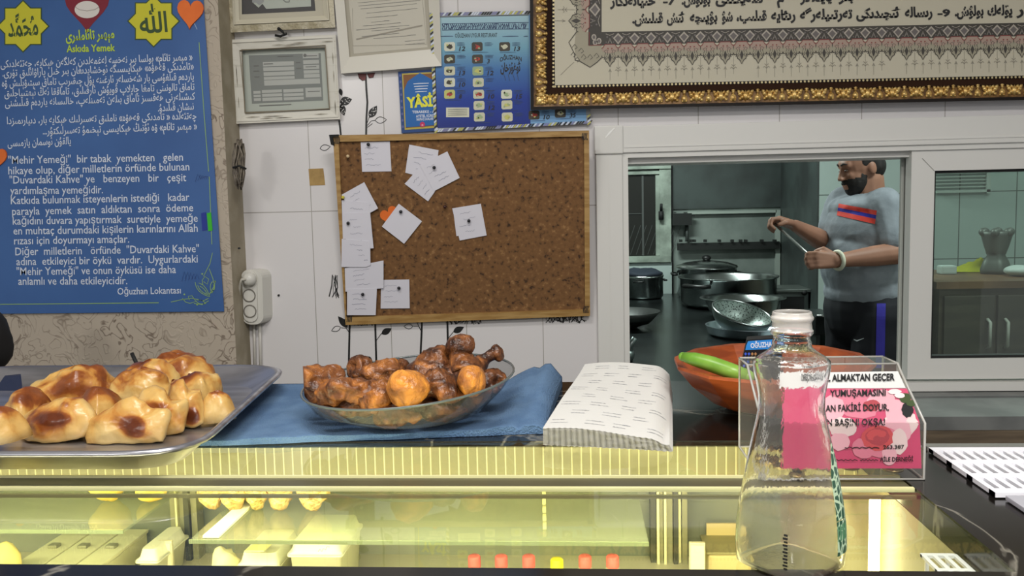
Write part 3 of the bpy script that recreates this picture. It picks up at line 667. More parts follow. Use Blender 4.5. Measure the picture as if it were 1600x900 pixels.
poly(bm, [(394, -40), (412, -40), (412, 3), (405, 8), (400, 4), (394, 4)], W, .0068, 2); stroke(bm, [(441, -2), (446, 3), (452, 3), (452, -4)], .8, W, .007, 1)
obj('certificate', bm, [m_paper, pink('dim_grey', (74, 72, 72)), M('cert_grey', (150, 152, 152), .6)], f1)
bm = BM(); poly(bm, q3, W, .0115); obj('picture_glass', bm, m_fglass, f1)
f2 = thing('document_frame', 'weathered white picture frame holding a grey form below the antique cream frame', 'picture frame', P(447, 190, YW-.02))
m_fr2 = M('weathered_white', (212, 209, 198), .55, c2=(184, 180, 166), nscale=9, nlo=.55, nhi=.75, stretch=(1, 1, 9))
q0 = [(358, 62), (524.5, 54), (531.5, 186), (367, 193.5)]; q1 = [(377.5, 77.5), (508.5, 73.5), (515, 171), (382.5, 176)]
bm = BM(); ring(bm, q0, q1, W, .002, .018, .014); ring(bm, inset(q0, 3), inset(q0, 5), W, .002, .0195); obj('frame_moulding', bm, m_fr2, f2)
bm = BM(); ring(bm, [(377, 77), (509, 73), (515.5, 171.5), (382, 176.5)], inset(q1, 1.2), W, .002, .0155); obj('frame_lip', bm, M('lip_brown', (112, 104, 88), .5), f2)
bm = BM(); ring(bm, inset(q0, 16), inset(q0, 17), W, .003, .0185)
for k in range(14):
    random.seed(40+k); x = random.uniform(375, 505); y = random.choice([68, 70, 72, 181, 184, 187])-(x-440)*.045; stroke(bm, [(x, y), (x+10, y-.7), (x+22, y-1)], [.2, 1.1, .2], W, .0192)
for k in range(8):
    random.seed(70+k); y = random.uniform(75, 170); s_ = k % 2; x = (366+(y-62)*.07) if s_ else (518+(y-54)*.05); stroke(bm, [(x, y), (x+.5, y+8), (x+1, y+18)], [.2, 1, .2], W, .0192)
obj('frame_cracks', bm, M('crack_brown', (128, 118, 98), .6), f2)
bm = BM(); poly(bm, q1, W, .004, 0); qd = [(388.5, 86.5), (501, 83), (505, 157), (393.7, 162)]; poly(bm, qd, W, .0044, 1); qm = quadmap(qd)
def qrect(u0, v0, u1, v1, off, mi): poly(bm, [qm(u0, v0), qm(u1, v0), qm(u1, v1), qm(u0, v1)], W, off, mi)
for (u0, v0, u1, v1) in ((.19, .15, .62, .24), (.19, .26, .62, .34), (.19, .36, .62, .44), (.19, .46, .62, .52), (.19, .53, .97, .64), (.75, 0.0, .97, .1), (.75, .14, .97, .22), (.75, .24, .97, .33), (.75, .35, .97, .42), (.75, .43, .97, .51), (.03, .74, .13, .8), (.03, .82, .13, .87), (.03, .89, .13, .95), (.15, .73, .43, .79), (.15, .81, .43, .87), (.15, .89, .43, .96), (.45, .73, .73, .8), (.45, .82, .73, .88), (.45, .9, .73, .96), (.76, .72, .98, .92)): qrect(u0, v0, u1, v1, .0048, 2)
for (u, v, wd) in ((.4, .04, .22), (.79, .05, .16), (.2, .19, .13), (.78, .28, .15), (.79, .8, .17), (.06, .22, .07), (.05, .33, .08), (.06, .45, .07), (.65, .18, .06), (.65, .3, .07), (.1, 1.05, .45), (.3, 1.2, .2)): stroke(bm, [qm(u, v), qm(u+wd/2, v), qm(u+wd, v)], 1.3, W, .0052, 3)
poly(bm, circ(476.5, 86.5, 2.6, n=10), W, .0056, 3)
obj('form_sheet', bm, [m_paper, pink('form_grey', (126, 130, 126)), pink('form_field', (176, 178, 172)), i_grey], f2)
bm = BM(); poly(bm, q1, W, .0135); obj('picture_glass', bm, m_fglass, f2)
bm = BM(); tube(bm, [W(435, 44, .03), W(441, 49, .032), W(444, 54, .032), W(438, 57, .03), W(430, 55, .03)], .0034, 6); tube(bm, [W(443, 55, .03), W(447, 54, .03), W(447, 51, .03)], .0024, 6); ball(bm, W(435.5, 45, .03), .0042, 8, 6); obj('hanging_hook', bm, m_blackgap, f2)
f3 = thing('framed_certificate', 'pale cream framed certificate hanging askew left of the blue menu', 'picture frame', P(610, 112, YW-.02))
m_fr3 = M('smooth_cream', (206, 202, 190), .4)
q0 = [(517, -60), (684, -75), (690, 103), (533, 115)]; q1 = [(534, -45), (666, -56), (674, 77), (546, 89)]; q2 = [(540, -38), (662, -50), (671, 81), (549, 94)]
bm = BM(); ring(bm, q0, q1, W, .002, .022, .012); obj('frame_moulding', bm, m_fr3, f3)
bm = BM(); poly(bm, [(530, -50), (668, -60), (678, 84), (545, 95)], W, .005, 0); qd = [(541, -38), (660, -50), (668, 74), (553, 84)]; poly(bm, qd, W, .0056, 1)
qm = quadmap(qd); random.seed(8)
for v in (.36, .40, .44, .5, .56, .62, .66, .7, .73, .79, .83, .9, .94):
    a = random.uniform(.06, .3); bb = random.uniform(.5, .95); n = 9
    if v in (.5,): a, bb = .22, .9
    if v > .85: a, bb = .7, .97
    stroke(bm, [qm(a+(bb-a)*i/n, v+random.uniform(-.002, .002)) for i in range(n+1)], [.35+.5*random.random() for i in range(n+1)], W, .0062, 2)
stroke(bm, [qm(.05, .82), qm(.95, .72)], 2.4, W, .006, 3); stroke(bm, [qm(.04, .42), qm(.0, .9), qm(.99, .96), qm(.97, .3)], .6, W, .006, 3)
obj('certificate', bm, [M('cert_border', (164, 158, 142), .5), M('cert_paper', (190, 185, 170), .5), i_grey, M('cert_line', (142, 136, 122), .5)], f3)
# ---- prayer booklet cover
PY = Plane((0, YW-.003, 0), (0, -1, 0))
yb_ = thing('booklet', 'blue booklet with an arch and the yellow word YASIN pinned beside the menu', 'booklet', P(655, 207, YW-.004))
bm = BM(); prism(bm, [PY(x, y, .005) for x, y in ((622, 112), (690, 108), (692, 204), (627.5, 208))], (0, .005, 0)); obj('cover', bm, pink('cover_blue', (34, 70, 128)), yb_)
PY = Plane((0, YW-.008, 0), (0, -1, 0)); bm = BM()
poly(bm, [(628, 115), (688, 112), (690, 199), (632.5, 203)], PY, .0004, 0); poly(bm, [(630, 117), (686, 114), (688, 196), (634, 200)], PY, .0008, 1)
poly(bm, [(634, 199), (631.5, 140), (637, 127), (648, 119), (656, 114), (664, 118), (676, 125), (684, 137), (687, 195)], PY, .0012, 2)
for k in range(9): poly(bm, circ(625.2+k*.55, 118+k*10, 1.6, 2.4, n=6), PY, .0005, 3)
text(bm, 'YÂSİN', (636, 168), (690, 164.5), PY, size=22, off=.0016, mi=4, bold=.045)
for k, (s_, x0_, x1_, y) in enumerate((('TEBAREKE - AMME', 644, 691, 177), ('AYETEL KÜRSİ', 650, 679, 183.5), ('NAMAZ DUALARI', 651, 677, 188.5))): text(bm, s_, (x0_, y), (x1_, y-1.2), PY, size=5.6, off=.0016, mi=5, bold=.03)
for k in range(4): stroke(bm, [(646+k, 131+k*4.2), (655, 130.5+k*4.2), (670-k, 130+k*4.2)], [1.2, 1.6, 1.1], PY, .0016, 5)
poly(bm, circ(660, 194.5, 4.2, n=8), PY, .0016, 6); poly(bm, circ(660, 195.5, 1.8, n=6), PY, .002, 7)
obj('cover_print', bm, [pink('gilt', (186, 168, 72)), pink('cover_brown', (128, 82, 42)), pink('arch_blue', (26, 98, 168)), pink('violet', (92, 100, 160)), pink('lemon', (226, 224, 60)), m_white, pink('magenta', (196, 40, 92)), pink('blush', (228, 150, 170))], yb_)
# ---- laminated menu
MP = Plane((0, YW-.012, 0), (0, -1, 0))
me_ = thing('menu', 'laminated blue restaurant menu with dish photos and prices, partly behind the gilt frame', 'menu', P(780, 206, YW-.012))
mq = [(671, 20), (919, 15), (923, 193), (679, 206.5)]
mm_, nt, b, L, N = node_mat('menu_print')
geo = N('ShaderNodeNewGeometry'); sp = N('ShaderNodeSeparateXYZ'); L(geo.outputs['Position'], sp.inputs[0])
mr_ = N('ShaderNodeMapRange'); mr_.inputs[1].default_value = MP(760, 196).z; mr_.inputs[2].default_value = MP(760, 24).z; L(sp.outputs[2], mr_.inputs[0])
r = N('ShaderNodeValToRGB'); r.color_ramp.elements[0].color = lin((22, 42, 128)); r.color_ramp.elements[1].color = lin((164, 196, 206))
for p_, c_ in ((.25, (30, 60, 150)), (.5, (66, 112, 170)), (.7, (116, 166, 188))): e = r.color_ramp.elements.new(p_); e.color = lin(c_)
L(mr_.outputs[0], r.inputs[0]); L(r.outputs[0], b.inputs['Base Color']); b.inputs['Roughness'].default_value = .18; b.inputs['Specular IOR Level'].default_value = .7
bm = BM(); prism(bm, [MP(x, y, .002) for x, y in mq], (0, .002, 0)); obj('menu_sheet', bm, M('menu_edge', (150, 156, 160), .2), me_)
MP = Plane((0, YW-.014, 0), (0, -1, 0)); bm = BM(); poly(bm, [(677, 27), (826, 23.5), (829, 197), (683, 200)], MP, .0004); obj('menu_print', bm, mm_, me_)
bm = BM(); poly(bm, [(826, 23.5), (912, 21), (916, 190), (829, 197)], MP, .0004); obj('menu_second_page', bm, pink('menu_sky', (112, 158, 200)), me_)
bm = BM(); qm = quadmap(mq); cols = [1, 0, 2, 0, 1, 2, 0, 3]; random.seed(11)
for k in range(62):
    t = k/62; mi = random.choice([0, 1, 1, 2, 2, 3]) if (k//9) % 2 else random.choice([0, 3, 3, 2])
    a, c = qm(t, 0), qm(t+.012, 0); poly(bm, [(a[0], a[1]+5), (a[0]+4, a[1]), (c[0]+4, c[1]), (c[0], c[1]+5)], MP, .0006, mi)
    a, c = qm(t, 1), qm(t+.012, 1); poly(bm, [(a[0], a[1]), (a[0]+4, a[1]-5), (c[0]+4, c[1]-5), (c[0], c[1])], MP, .0006, mi)
for k in range(46):
    t = k/46; mi = [1, 0, 2][k % 3]; a, c = qm(0, t), qm(0, t+.015); poly(bm, [(a[0], a[1]+4), (a[0]+5, a[1]), (c[0]+5, c[1]), (c[0], c[1]+4)], MP, .0007, mi)
    if t > .9: a, c = qm(1, t), qm(1, t+.015); poly(bm, [(a[0]-5, a[1]+4), (a[0], a[1]), (c[0], c[1]), (c[0]-5, c[1]+4)], MP, .0007, mi)
obj('menu_border', bm, [i_black, pink('border_yellow', (188, 184, 90)), m_white, pink('border_lilac', (128, 128, 170))], me_)
bm = BM()
stroke(bm, [(683, 199), (677.5, 27), (826, 23.5)], 1.1, MP, .0009, 0); poly(bm, circ(680, 30.5, 1.8, n=8), MP, .0011, 0)
random.seed(21)
for k in range(42):
    x = 691+k*3.15; y = 38+(x-691)*-.012; stroke(bm, [(x, y+random.uniform(-1, 1)), (x+random.uniform(0, 2), y+4), (x+random.uniform(-1, 1), y+8)], random.uniform(.8, 1.7), MP, .001, 1); stroke(bm, [(x, y+random.choice([0, 4, 8])), (x+3.2, y+random.choice([0, 4, 8]))], .9, MP, .0012, 1)
stroke(bm, [(691, 37), (826, 35)], .9, MP, .001, 1); stroke(bm, [(691, 47), (826, 45)], .9, MP, .001, 1)
text(bm, 'OĞUZHAN UYGUR RESTURANT', (711, 58.8), (777, 57.8), MP, size=9.2, off=.001, mi=0, bold=.004)
for x0_, x1_ in ((683, 708), (785, 810), (818, 825)): stroke(bm, [(x0_, 57), ((x0_+x1_)/2, 56.6), (x1_, 56.4)], [.7, 1.4, .8], MP, .001, 1)
text(bm, 'OĞUZHAN', (781, 97), (815, 96), MP, size=9.5, off=.001, mi=0, bold=.02, arc=4)
text(bm, 'ئوغۇزخان', (782, 112), (814, 110.5), MP, size=19, off=.001, mi=0, ar=True, bold=.03)
for k in range(4): stroke(bm, [(787+k*7, 116), (789+k*7, 121+k % 2*4), (790+k*7, 126)], .8, MP, .001, 1)
obj('menu_lettering', bm, [i_black, pink('menu_navy', (40, 60, 96))], me_)
rows = [66, 85.5, 104, 122, 140.5, 158, 176]
dishcols = [(206, 208, 190), (60, 56, 46), (196, 196, 170), (150, 170, 130), (190, 190, 110), (170, 60, 50)]
inks = [pink('dish%d' % k, c) for k, c in enumerate(dishcols)]
items = [(694, r_, k) for k, r_ in enumerate(rows[:5])]+[(737+k*.6, r_, k+5) for k, r_ in enumerate(rows)]+[(780, 66, 12), (783, 140.5, 13), (783.5, 157, 14), (784, 176, 15), (826, 173, 16), (867, 170, 17)]
tb = BM(); prices = ['12', '', '13', '10', '8', '', '3', '12', '', '10', '12', '', '13', '15', '', '', '10', '35']
random.seed(33)
for (x, y, k) in items:
    bm = BM(); tb = BM(); base = [0, 1, 2, 0, 4, 1, 1, 3, 2, 2, 2, 2, 1, 0, 2, 2, 1, 1][k]
    poly(bm, [(x+2, y), (x+15, y-.4), (x+17, y+2), (x+17, y+12), (x+15, y+13.5), (x+2, y+14), (x, y+12), (x, y+2)], MP, .001, base)
    in_ = [1, 2, 1, 1, 5, 5, 5, 4, 3, 5, 3, 3, 2, 3, 4, 4, 5, 2][k]
    poly(bm, [(x+8.5+6*math.cos(a)*random.uniform(.6, 1), y+7+4.5*math.sin(a)*random.uniform(.5, 1)) for a in [2*PI*q/9 for q in range(9)]], MP, .0014, in_)
    for q in range(3):
        c = (x+random.uniform(4, 13), y+random.uniform(4, 10)); poly(bm, [(c[0]+random.uniform(.8, 2.4)*math.cos(a), c[1]+random.uniform(.8, 2)*math.sin(a)) for a in [2*PI*q2/6 for q2 in range(6)]], MP, .0018, random.choice([1, 3, 2, 4]))
    for q in range(3): stroke(tb, [(x+20, y+1+q*2.1), (x+26, y+1+q*2.1-.2), (x+31+random.uniform(0, 3), y+.8+q*2.1)], [.5, 1.0, .5], MP, .001, 1)
    stroke(tb, [(x+1, y+16), (x+12, y+15.8), (x+26, y+15.6)], [.4, .8, .4], MP, .001, 1)
    obj('dish_photo', bm, inks, me_, recalc=False)
    if prices[k]: text(tb, prices[k], (x+23, y+13.5), (x+23+5*len(prices[k]), y+13.2), MP, size=9.5, off=.0012, mi=0, bold=.02, shear=.2)
    obj('price_lettering', tb, [i_black, pink('menu_navy', (40, 60, 96))], me_, recalc=False)
bm = BM(); rect(bm, 697, 168, 733, 183, MP, .001, 0)
for q in range(4): stroke(bm, [(700, 171+q*3), (715, 170.7+q*3), (730, 170.4+q*3)], [.7, 1.2, .7], MP, .0014, 1)
obj('menu_notice', bm, [pink('notice_cream', (206, 206, 184)), i_grey], me_)
# ---- big gilt frame with Uyghur rules
GY = YW-.03
GP = YP(GY)
gf = thing('gilt_frame', 'large carved gilt frame with a printed sheet of Uyghur text above the serving window', 'picture frame', P(1215, 165, GY))
m_dark = M('dark_wood_edge', (20, 13, 9), .5, spec=.2)
m_gold = M('gilt_leaf', (226, 196, 128), .36, .55, c2=(176, 136, 70), nscale=70, nlo=.4, nhi=.7)
m_goldd = M('gilt_ground', (124, 92, 50), .5, .3, c2=(80, 54, 26), nscale=60)
sl = -.0205
def G(u, v): return (829+u+.003*v, 172+sl*u-v)      # frame-local pixels: along the bottom edge, up
qo = [G(-3, 330), G(1010, 330), G(1010, 0), G(0, 0)]
def gq(d): return [G(d-3, 330-d), G(1010-d, 330-d), G(1010-d, d), G(d, d)]
bm = BM(); ring(bm, gq(0), gq(5), GP, -.0145, .012); obj('outer_edge', bm, m_dark, gf)
bm = BM(); ring(bm, gq(5), gq(25), GP, -.0145, .004, -.002); obj('carved_ground', bm, m_goldd, gf)
bm = BM(); ring(bm, gq(24.5), gq(34), GP, -.0145, .004, -.006); obj('inner_edge', bm, M('mahogany_edge', (44, 25, 14), .45, spec=.2), gf)
# carved leaves: fans and buds in turn
bm = BM()
def gv(o, ax, ay, s, t, h): return GP(o[0]+ax[0]*s+ay[0]*t, o[1]+ax[1]*s+ay[1]*t, h)
def blob(o, ax, ay, s0, t0, s1, t1, wd, hh):
    n = 5; La, Lb, Lc = [], [], []
    for i in range(n+1):
        t = i/n; q = math.sin(PI*(.08+.86*t))*wd/2*1.6; s, tt = s0+(s1-s0)*t, t0+(t1-t0)*t; d = math.hypot(s1-s0, t1-t0); nx, ny = -(t1-t0)/d, (s1-s0)/d
        La.append(bm.verts.new(gv(o, ax, ay, s+nx*q, tt+ny*q, .003))); Lb.append(bm.verts.new(gv(o, ax, ay, s, tt, .003+hh*math.sin(PI*(.1+.8*t))))); Lc.append(bm.verts.new(gv(o, ax, ay, s-nx*q, tt-ny*q, .003)))
    for A_, B_ in ((La, Lb), (Lb, Lc)):
        for i in range(n):
            f = bm.faces.new((A_[i], A_[i+1], B_[i+1], B_[i])); f.smooth = True
def carve(o, ax, ay, kind):
    if kind == 0:
        for sx in (-1, 1):
            blob(o, ax, ay, sx*1, 3, sx*2.2, 17, 3.0, .008); blob(o, ax, ay, sx*3.5, 4, sx*6.5, 12, 4.0, .009); blob(o, ax, ay, sx*5.5, 9, sx*11, 17, 4.4, .009); blob(o, ax, ay, sx*6, 3, sx*10.5, 7.5, 3.6, .008); blob(o, ax, ay, sx*8, 14, sx*12.5, 19, 3.4, .007); blob(o, ax, ay, sx*3, 14, sx*6, 19, 3.0, .007)
        blob(o, ax, ay, 0, 1, 0, 19, 2.2, .009)
    else:
        blob(o, ax, ay, 0, 1, 0, 14, 6.2, .010); blob(o, ax, ay, -2.5, 16.5, 2.5, 16.5, 4.2, .008); blob(o, ax, ay, -1, 2, -5, 5, 2.4, .006); blob(o, ax, ay, 1, 2, 5, 5, 2.4, .006); blob(o, ax, ay, -3, 19, 3, 19, 2.4, .006)
for k in range(23):
    u = 30+k*38.2
    if u < 985:
        carve(G(u, 5.5), (1, sl), (-sl, -1), 0); carve(G(u+19.1, 5.5), (1, sl), (-sl, -1), 1)
for k in range(8):
    v = 24+k*38
    carve(G(5.5, v), (0.003, -1), (1, sl), 0); carve(G(5.5, v+19), (.003, -1), (1, sl), 1)
blob(G(6, 6), (1, sl), (-sl, -1), 2, 2, 15, 14, 7, .01); blob(G(6, 6), (1, sl), (-sl, -1), 9, 2, 16, 8, 4, .008); blob(G(6, 6), (1, sl), (-sl, -1), 2, 8, 8, 16, 4, .008)
obj('carved_leaves', bm, m_gold, gf, recalc=False)
bm = BM()
GQ = YP(GY+.006)
for k in range(150):
    u = 38+k*6.1
    if u < 975: poly(bm, circ(*G(u, 36), 1.7, 1.9, n=7), GQ, .0012)
for k in range(46): poly(bm, circ(*G(35.5, 36+k*6.1), 1.9, 1.7, n=7), GQ, .0012)
obj('bead_moulding', bm, M('bead_cream', (190, 174, 130), .4, .3), gf, recalc=False)
bm = BM(); ring(bm, gq(34), gq(38.2), GP, -.0145, -.005, -.006); obj('bead_ground', bm, m_dark, gf)
bm = BM(); poly(bm, gq(34), GQ, 0); obj('printed_sheet', bm, M('aged_paper', (192, 186, 166), .6), gf)
# printed ornament: s along the edge, t outward from the text field
SB = lambda s, t: (940+s+.003*t, 50+(-.0222)*s+t)
SL = lambda s, t: (940-t*.985, 50-s)
m_orn = [pink('orn_dark', (62, 58, 52)), pink('orn_grey', (104, 98, 96)), pink('orn_light', (172, 164, 152)), pink('orn_red', (128, 52, 50)), pink('orn_pink', (166, 144, 130)), pink('orn_sage', (158, 152, 132)), pink('orn_faint', (138, 134, 120))]
bm = BM()
def band(mp, s0, n, w_, outer):
    k_ = outer
    s1 = s0+n*w_
    poly(bm, [mp(s0, 0), mp(s1, 0), mp(s1, 21), mp(s0, 21)], GQ, .0004, 0)
    for i in range(n):
        c = s0+(i+.5)*w_; h = w_/2
        # scalloped outer field, pink field, red zigzag
        poly(bm, [mp(c-h, 24), mp(c-h*.55, 20), mp(c+h*.55, 20), mp(c+h, 24), mp(c+h, 41), mp(c+h*.66, 40), mp(c+h*.5, 46), mp(c+h*.28, 48), mp(c, 55*k_), mp(c-h*.28, 48), mp(c-h*.5, 46), mp(c-h*.66, 40), mp(c-h, 41)], GQ, .0006, 5)
        poly(bm, [mp(c-h, 25), mp(c-h*.55, 20), mp(c+h*.55, 20), mp(c+h, 25), mp(c+h*.9, 30), mp(c+h*.5, 33), mp(c-h*.5, 33), mp(c-h*.9, 30)], GQ, .0009, 4)
        stroke(bm, [mp(c-h, 26), mp(c-h*.8, 24), mp(c-h*.6, 19.5), mp(c+h*.6, 19.5), mp(c+h*.8, 24), mp(c+h, 26)], 1.1, GQ, .0014, 3)
        stroke(bm, [mp(c-h, 37), mp(c-h*.92, 40), mp(c-h*.62, 40), mp(c-h*.5, 46), mp(c-h*.26, 48), mp(c, 54.5*k_), mp(c+h*.26, 48), mp(c+h*.5, 46), mp(c+h*.62, 40), mp(c+h*.92, 40), mp(c+h, 37)], 1.2, GQ, .0014, 0)
        poly(bm, [mp(c, 33), mp(c+h*.22, 40), mp(c+h*.12, 44), mp(c, 48), mp(c-h*.12, 44), mp(c-h*.22, 40)], GQ, .0014, 0)
        # light four-pointed star in the dark band with floret between
        x = c+h
        st = [(0, -9), (.2, -5), (.42, -1), (.2, 4), (0, 9), (-.2, 4), (-.42, -1), (-.2, -5)]
        poly(bm, [mp(x+a*w_*.75, 11+b_) for a, b_ in st], GQ, .0008, 2); poly(bm, [mp(x+a*w_*.5, 11+b_*.66) for a, b_ in st], GQ, .0012, 1)
        for a, b_, r_ in ((-.16, 8, 1.7), (.16, 8, 1.7), (0, 14, 1.5), (-.22, 16, 1.2), (.22, 16, 1.2)): poly(bm, [mp(c+a*w_+r_*math.cos(q), b_+r_*math.sin(q)) for q in [2*PI*z/6 for z in range(6)]], GQ, .0009, 1)
        stroke(bm, [mp(c-h*.5, 3), mp(c, 5.5), mp(c+h*.5, 3)], .8, GQ, .0009, 2); stroke(bm, [mp(c-3, 18), mp(c, 10), mp(c+3, 18)], .7, GQ, .0009, 2)
        for a in (-.75, -.45, .45, .75):
            stroke(bm, [mp(c+a*h, 43), mp(c+a*h*.7, 40.5), mp(c+a*h*.9, 37.5)], .9, GQ, .0011, 0)
        poly(bm, [mp(c+h*.95, 28), mp(c+h, 33), mp(c+h*1.05, 28), mp(c+h, 24.5)], GQ, .0013, 0)
        for a in (-.62, -.3, .3, .62):
            stroke(bm, [mp(c+a*h, 36.5), mp(c+a*h*.8, 33), mp(c+a*h*1.15, 30), mp(c+a*h*.6, 28)], .7, GQ, .0012, 0)
        poly(bm, [mp(c-3+1.2*math.cos(q), 26+1.2*math.sin(q)) for q in [2*PI*z/6 for z in range(6)]], GQ, .0012, 3); poly(bm, [mp(c+3+1.2*math.cos(q), 26+1.2*math.sin(q)) for q in [2*PI*z/6 for z in range(6)]], GQ, .0012, 3)
        # fine finials outside
        if t_ok(i):
            stroke(bm, [mp(c, 58), mp(c, 76)], .6, GQ, .0008, 6); poly(bm, [mp(c, 57), mp(c+2.6, 63), mp(c, 61), mp(c-2.6, 63)], GQ, .0010, 6)
            e = c+h; stroke(bm, [mp(e, 42), mp(e, 70)], .55, GQ, .0008, 6)
            for sg in (-1, 1): stroke(bm, [mp(e, 62), mp(e+sg*3, 59), mp(e+sg*5, 61)], .9, GQ, .001, 6); stroke(bm, [mp(e, 58), mp(e+sg*3, 55)], .8, GQ, .001, 6)
t_ok = lambda i: i % 9 != 8
band(SB, 0, 28, 25.75, 1.0)
t_ok = lambda i: True
band(SL, 0, 4, 35, .96)
# corner piece
poly(bm, [SL(0, 0), SL(0, 41), SL(-22, 43), SL(-34, 42), (905, 96), (922, 105), (932, 98), (940, 92)], GQ, .0005, 5)
stroke(bm, [SL(0, 40), SL(-16, 52), SL(-34, 43), SL(-44, 42), (905, 95), (922, 105), (933, 97), (940, 90)], 1.2, GQ, .0014, 0)
poly(bm, [SL(0, 0), SL(0, 21), (919, 71), (940, 71)], GQ, .0007, 0); stroke(bm, [SL(0, 19.5), (920.5, 71), (940, 70)], 1.1, GQ, .0014, 3)
for c in ((928, 58), (936, 64), (930, 66)): poly(bm, circ(c[0], c[1], 4, 5, n=8), GQ, .0012, 2); poly(bm, circ(c[0], c[1], 2.2, 3, n=8), GQ, .0016, 1)
stroke(bm, [(897, 97), (886, 107), (876, 117)], .7, GQ, .0008, 6)
for c in ((896, 84), (902, 92), (912, 88), (922, 88), (908, 78), (898, 72), (932, 86)): stroke(bm, [(c[0]-4, c[1]+2), (c[0], c[1]-3), (c[0]+4, c[1]+2), (c[0], c[1]+5)], .8, GQ, .0012, 0)
obj('printed_border', bm, m_orn, gf, recalc=False)
bm = BM()
for s_, x0_, x1_ in (("قىلىش.", 988, 1036), ("ئىش", 1042, 1071), ("بۇيىچە", 1078, 1121), ("شۇ", 1128, 1145), ("قىلىپ،", 1151, 1198), ("رىئايە", 1205, 1243), ("تەرتىپلەرگە", 1250, 1332), ("ئىچىدىكى", 1338, 1408), ("رىسالە", 1414, 1457), ("-9", 1465, 1485), ("بولۇش.", 1492, 1537), ("يۆلەك", 1543, 1582), ("ار", 1588, 1606)):
    y = lambda x: 36-(x-988)*.0222
    sz = 15 if s_ == '-9' else 21
    text(bm, s_, (x0_, y(x0_)), (x1_, y(x1_)), GQ, size=sz, off=.0012, ar=(s_ != '-9'), bold=.042)
for s_, x0_, x1_ in (("خىيانەتكار", 953, 1024), ("-7", 1036, 1056), ("بولۇش.", 1065, 1110), ("سەپكىنى", 1118, 1192), ("م", 1214, 1225), ("پايدىلار", 1250, 1300), ("بىر", 1310, 1334)):
    y = lambda x: 9-(x-953)*.0222
    text(bm, s_, (x0_, y(x0_)), (x1_, y(x1_)), GQ, size=15 if s_ == '-7' else 21, off=.0012, ar=(s_ != '-7'), bold=.042)
obj('printed_text', bm, i_black, gf, recalc=False)
bm = BM(); poly(bm, gq(33), GP, -.004); obj('picture_glass', bm, m_fglass, gf)
# ---- cork board, leaning a little out from the wall at its top
p_t, p_b = P(720, 208, YW-.085), P(731, 500, YW-.012)
nb = (p_t-p_b).cross(Vector((1, 0, 0))); nb = nb if nb.y < 0 else -nb
CB = Plane(p_b, nb)
cb_ = thing('cork_board', 'wood framed cork notice board pinned with white paper notes', 'notice board', CB(731, 503))
q0 = [(520, 212), (920.5, 204.5), (922, 493.5), (540, 508)]; q1 = [(529, 221.5), (912.5, 213), (914, 484), (541.5, 496)]
mcork, nt, b, L, N = node_mat('cork')
tc = N('ShaderNodeTexCoord'); v = N('ShaderNodeTexNoise'); v.inputs['Scale'].default_value = 95; v.inputs['Detail'].default_value = 4; L(tc.outputs['Object'], v.inputs['Vector'])
r = N('ShaderNodeValToRGB'); r.color_ramp.elements[0].position = .3; r.color_ramp.elements[0].color = lin((56, 36, 20)); r.color_ramp.elements[1].position = .72; r.color_ramp.elements[1].color = lin((150, 112, 70))
e = r.color_ramp.elements.new(.42); e.color = lin((110, 76, 42)); e = r.color_ramp.elements.new(.6); e.color = lin((120, 84, 48))
L(v.outputs['Fac'], r.inputs[0]); L(r.outputs[0], b.inputs['Base Color']); b.inputs['Roughness'].default_value = .85
bm = BM(); prism(bm, [CB(x, y, .0) for x, y in inset(q0, 3)], -CB.n*.006); obj('cork_panel', bm, mcork, cb_)
m_pine = M('pine_frame', (176, 142, 88), .5, c2=(152, 116, 64), nscale=7, stretch=(2, 2, 14))
for i in range(4):
    j = (i+1) % 4; bm = BM(); prism(bm, [CB(*q0[i], .007), CB(*q0[j], .007), CB(*q1[j], .007), CB(*q1[i], .007)], -CB.n*.014); obj('frame_rail', bm, m_pine, cb_)
for (x, y, sx, sy) in ((523, 214, 1, 1), (917, 208, -1, 1), (919, 489, -1, -1), (542, 503, 1, -1)):
    bm = BM()
    for k in range(4): stroke(bm, [(x+sx*k*2.2, y), (x+sx*(k*2.2+1), y+sy*6), (x+sx*(k*2.2-1), y+sy*11)], 1.3, CB, .0076+.00005*k)
    obj('corner_staple', bm, i_black, cb_, recalc=False)
bm = BM(); prism(bm, [CB(x, y, .012) for x, y in ((514, 211), (528, 210.5), (529, 213), (520, 214), (522, 228), (517, 226))], -CB.n*.01); obj('corner_bracket', bm, m_blackgap, cb_)
m_note, m_notei = M('note_paper', (214, 212, 220), .7), pink('note_pencil', (150, 150, 166))
zp = lambda p: (480+p[0]/2.728, 190+p[1]/2.728)
def note(pts, lab, off, ins=0, sd=0, pen=True):
    pts = [zp(p) for p in pts]; bm = BM(); prism(bm, [CB(x, y, off+.0008) for x, y in pts], -CB.n*.0006)
    random.seed(sd)
    if pen:
        qm = quadmap(pts[:4])
        for k in range(4):
            v_ = .2+k*.19; a = random.uniform(.1, .35); bb = a+random.uniform(.25, .5); n = 9
            stroke(bm, [qm(a+(bb-a)*i/n, v_+random.uniform(-.025, .025)) for i in range(n+1)], random.uniform(.35, .7), CB, off+.0012, 1)
    return obj('paper_note', bm, [m_note, m_notei], label=lab, cat='paper note', group='notes on the cork board', recalc=False)
def pin(p, lab, col, off=.004):
    x, y = zp(p); c = CB(x, y, off); n_ = CB.n; bm = BM(); ball(bm, c+n_*.004, .0042, 10, 7); tube(bm, [c-n_*.003, c+n_*.003], .0012, 6)
    return obj('push_pin', bm, col, label=lab, cat='push pin', group='pins on the cork board')
k_ = M('pin_black', (16, 18, 24), .3)
note([(228, 88), (352, 84), (359, 212), (234, 214)], 'square white note at the top left of the cork board, alone', .001, sd=1)
note([(435, 98), (560, 122), (545, 250), (418, 218)], 'rearmost white note of the fan of three at the board top', .001, sd=2)
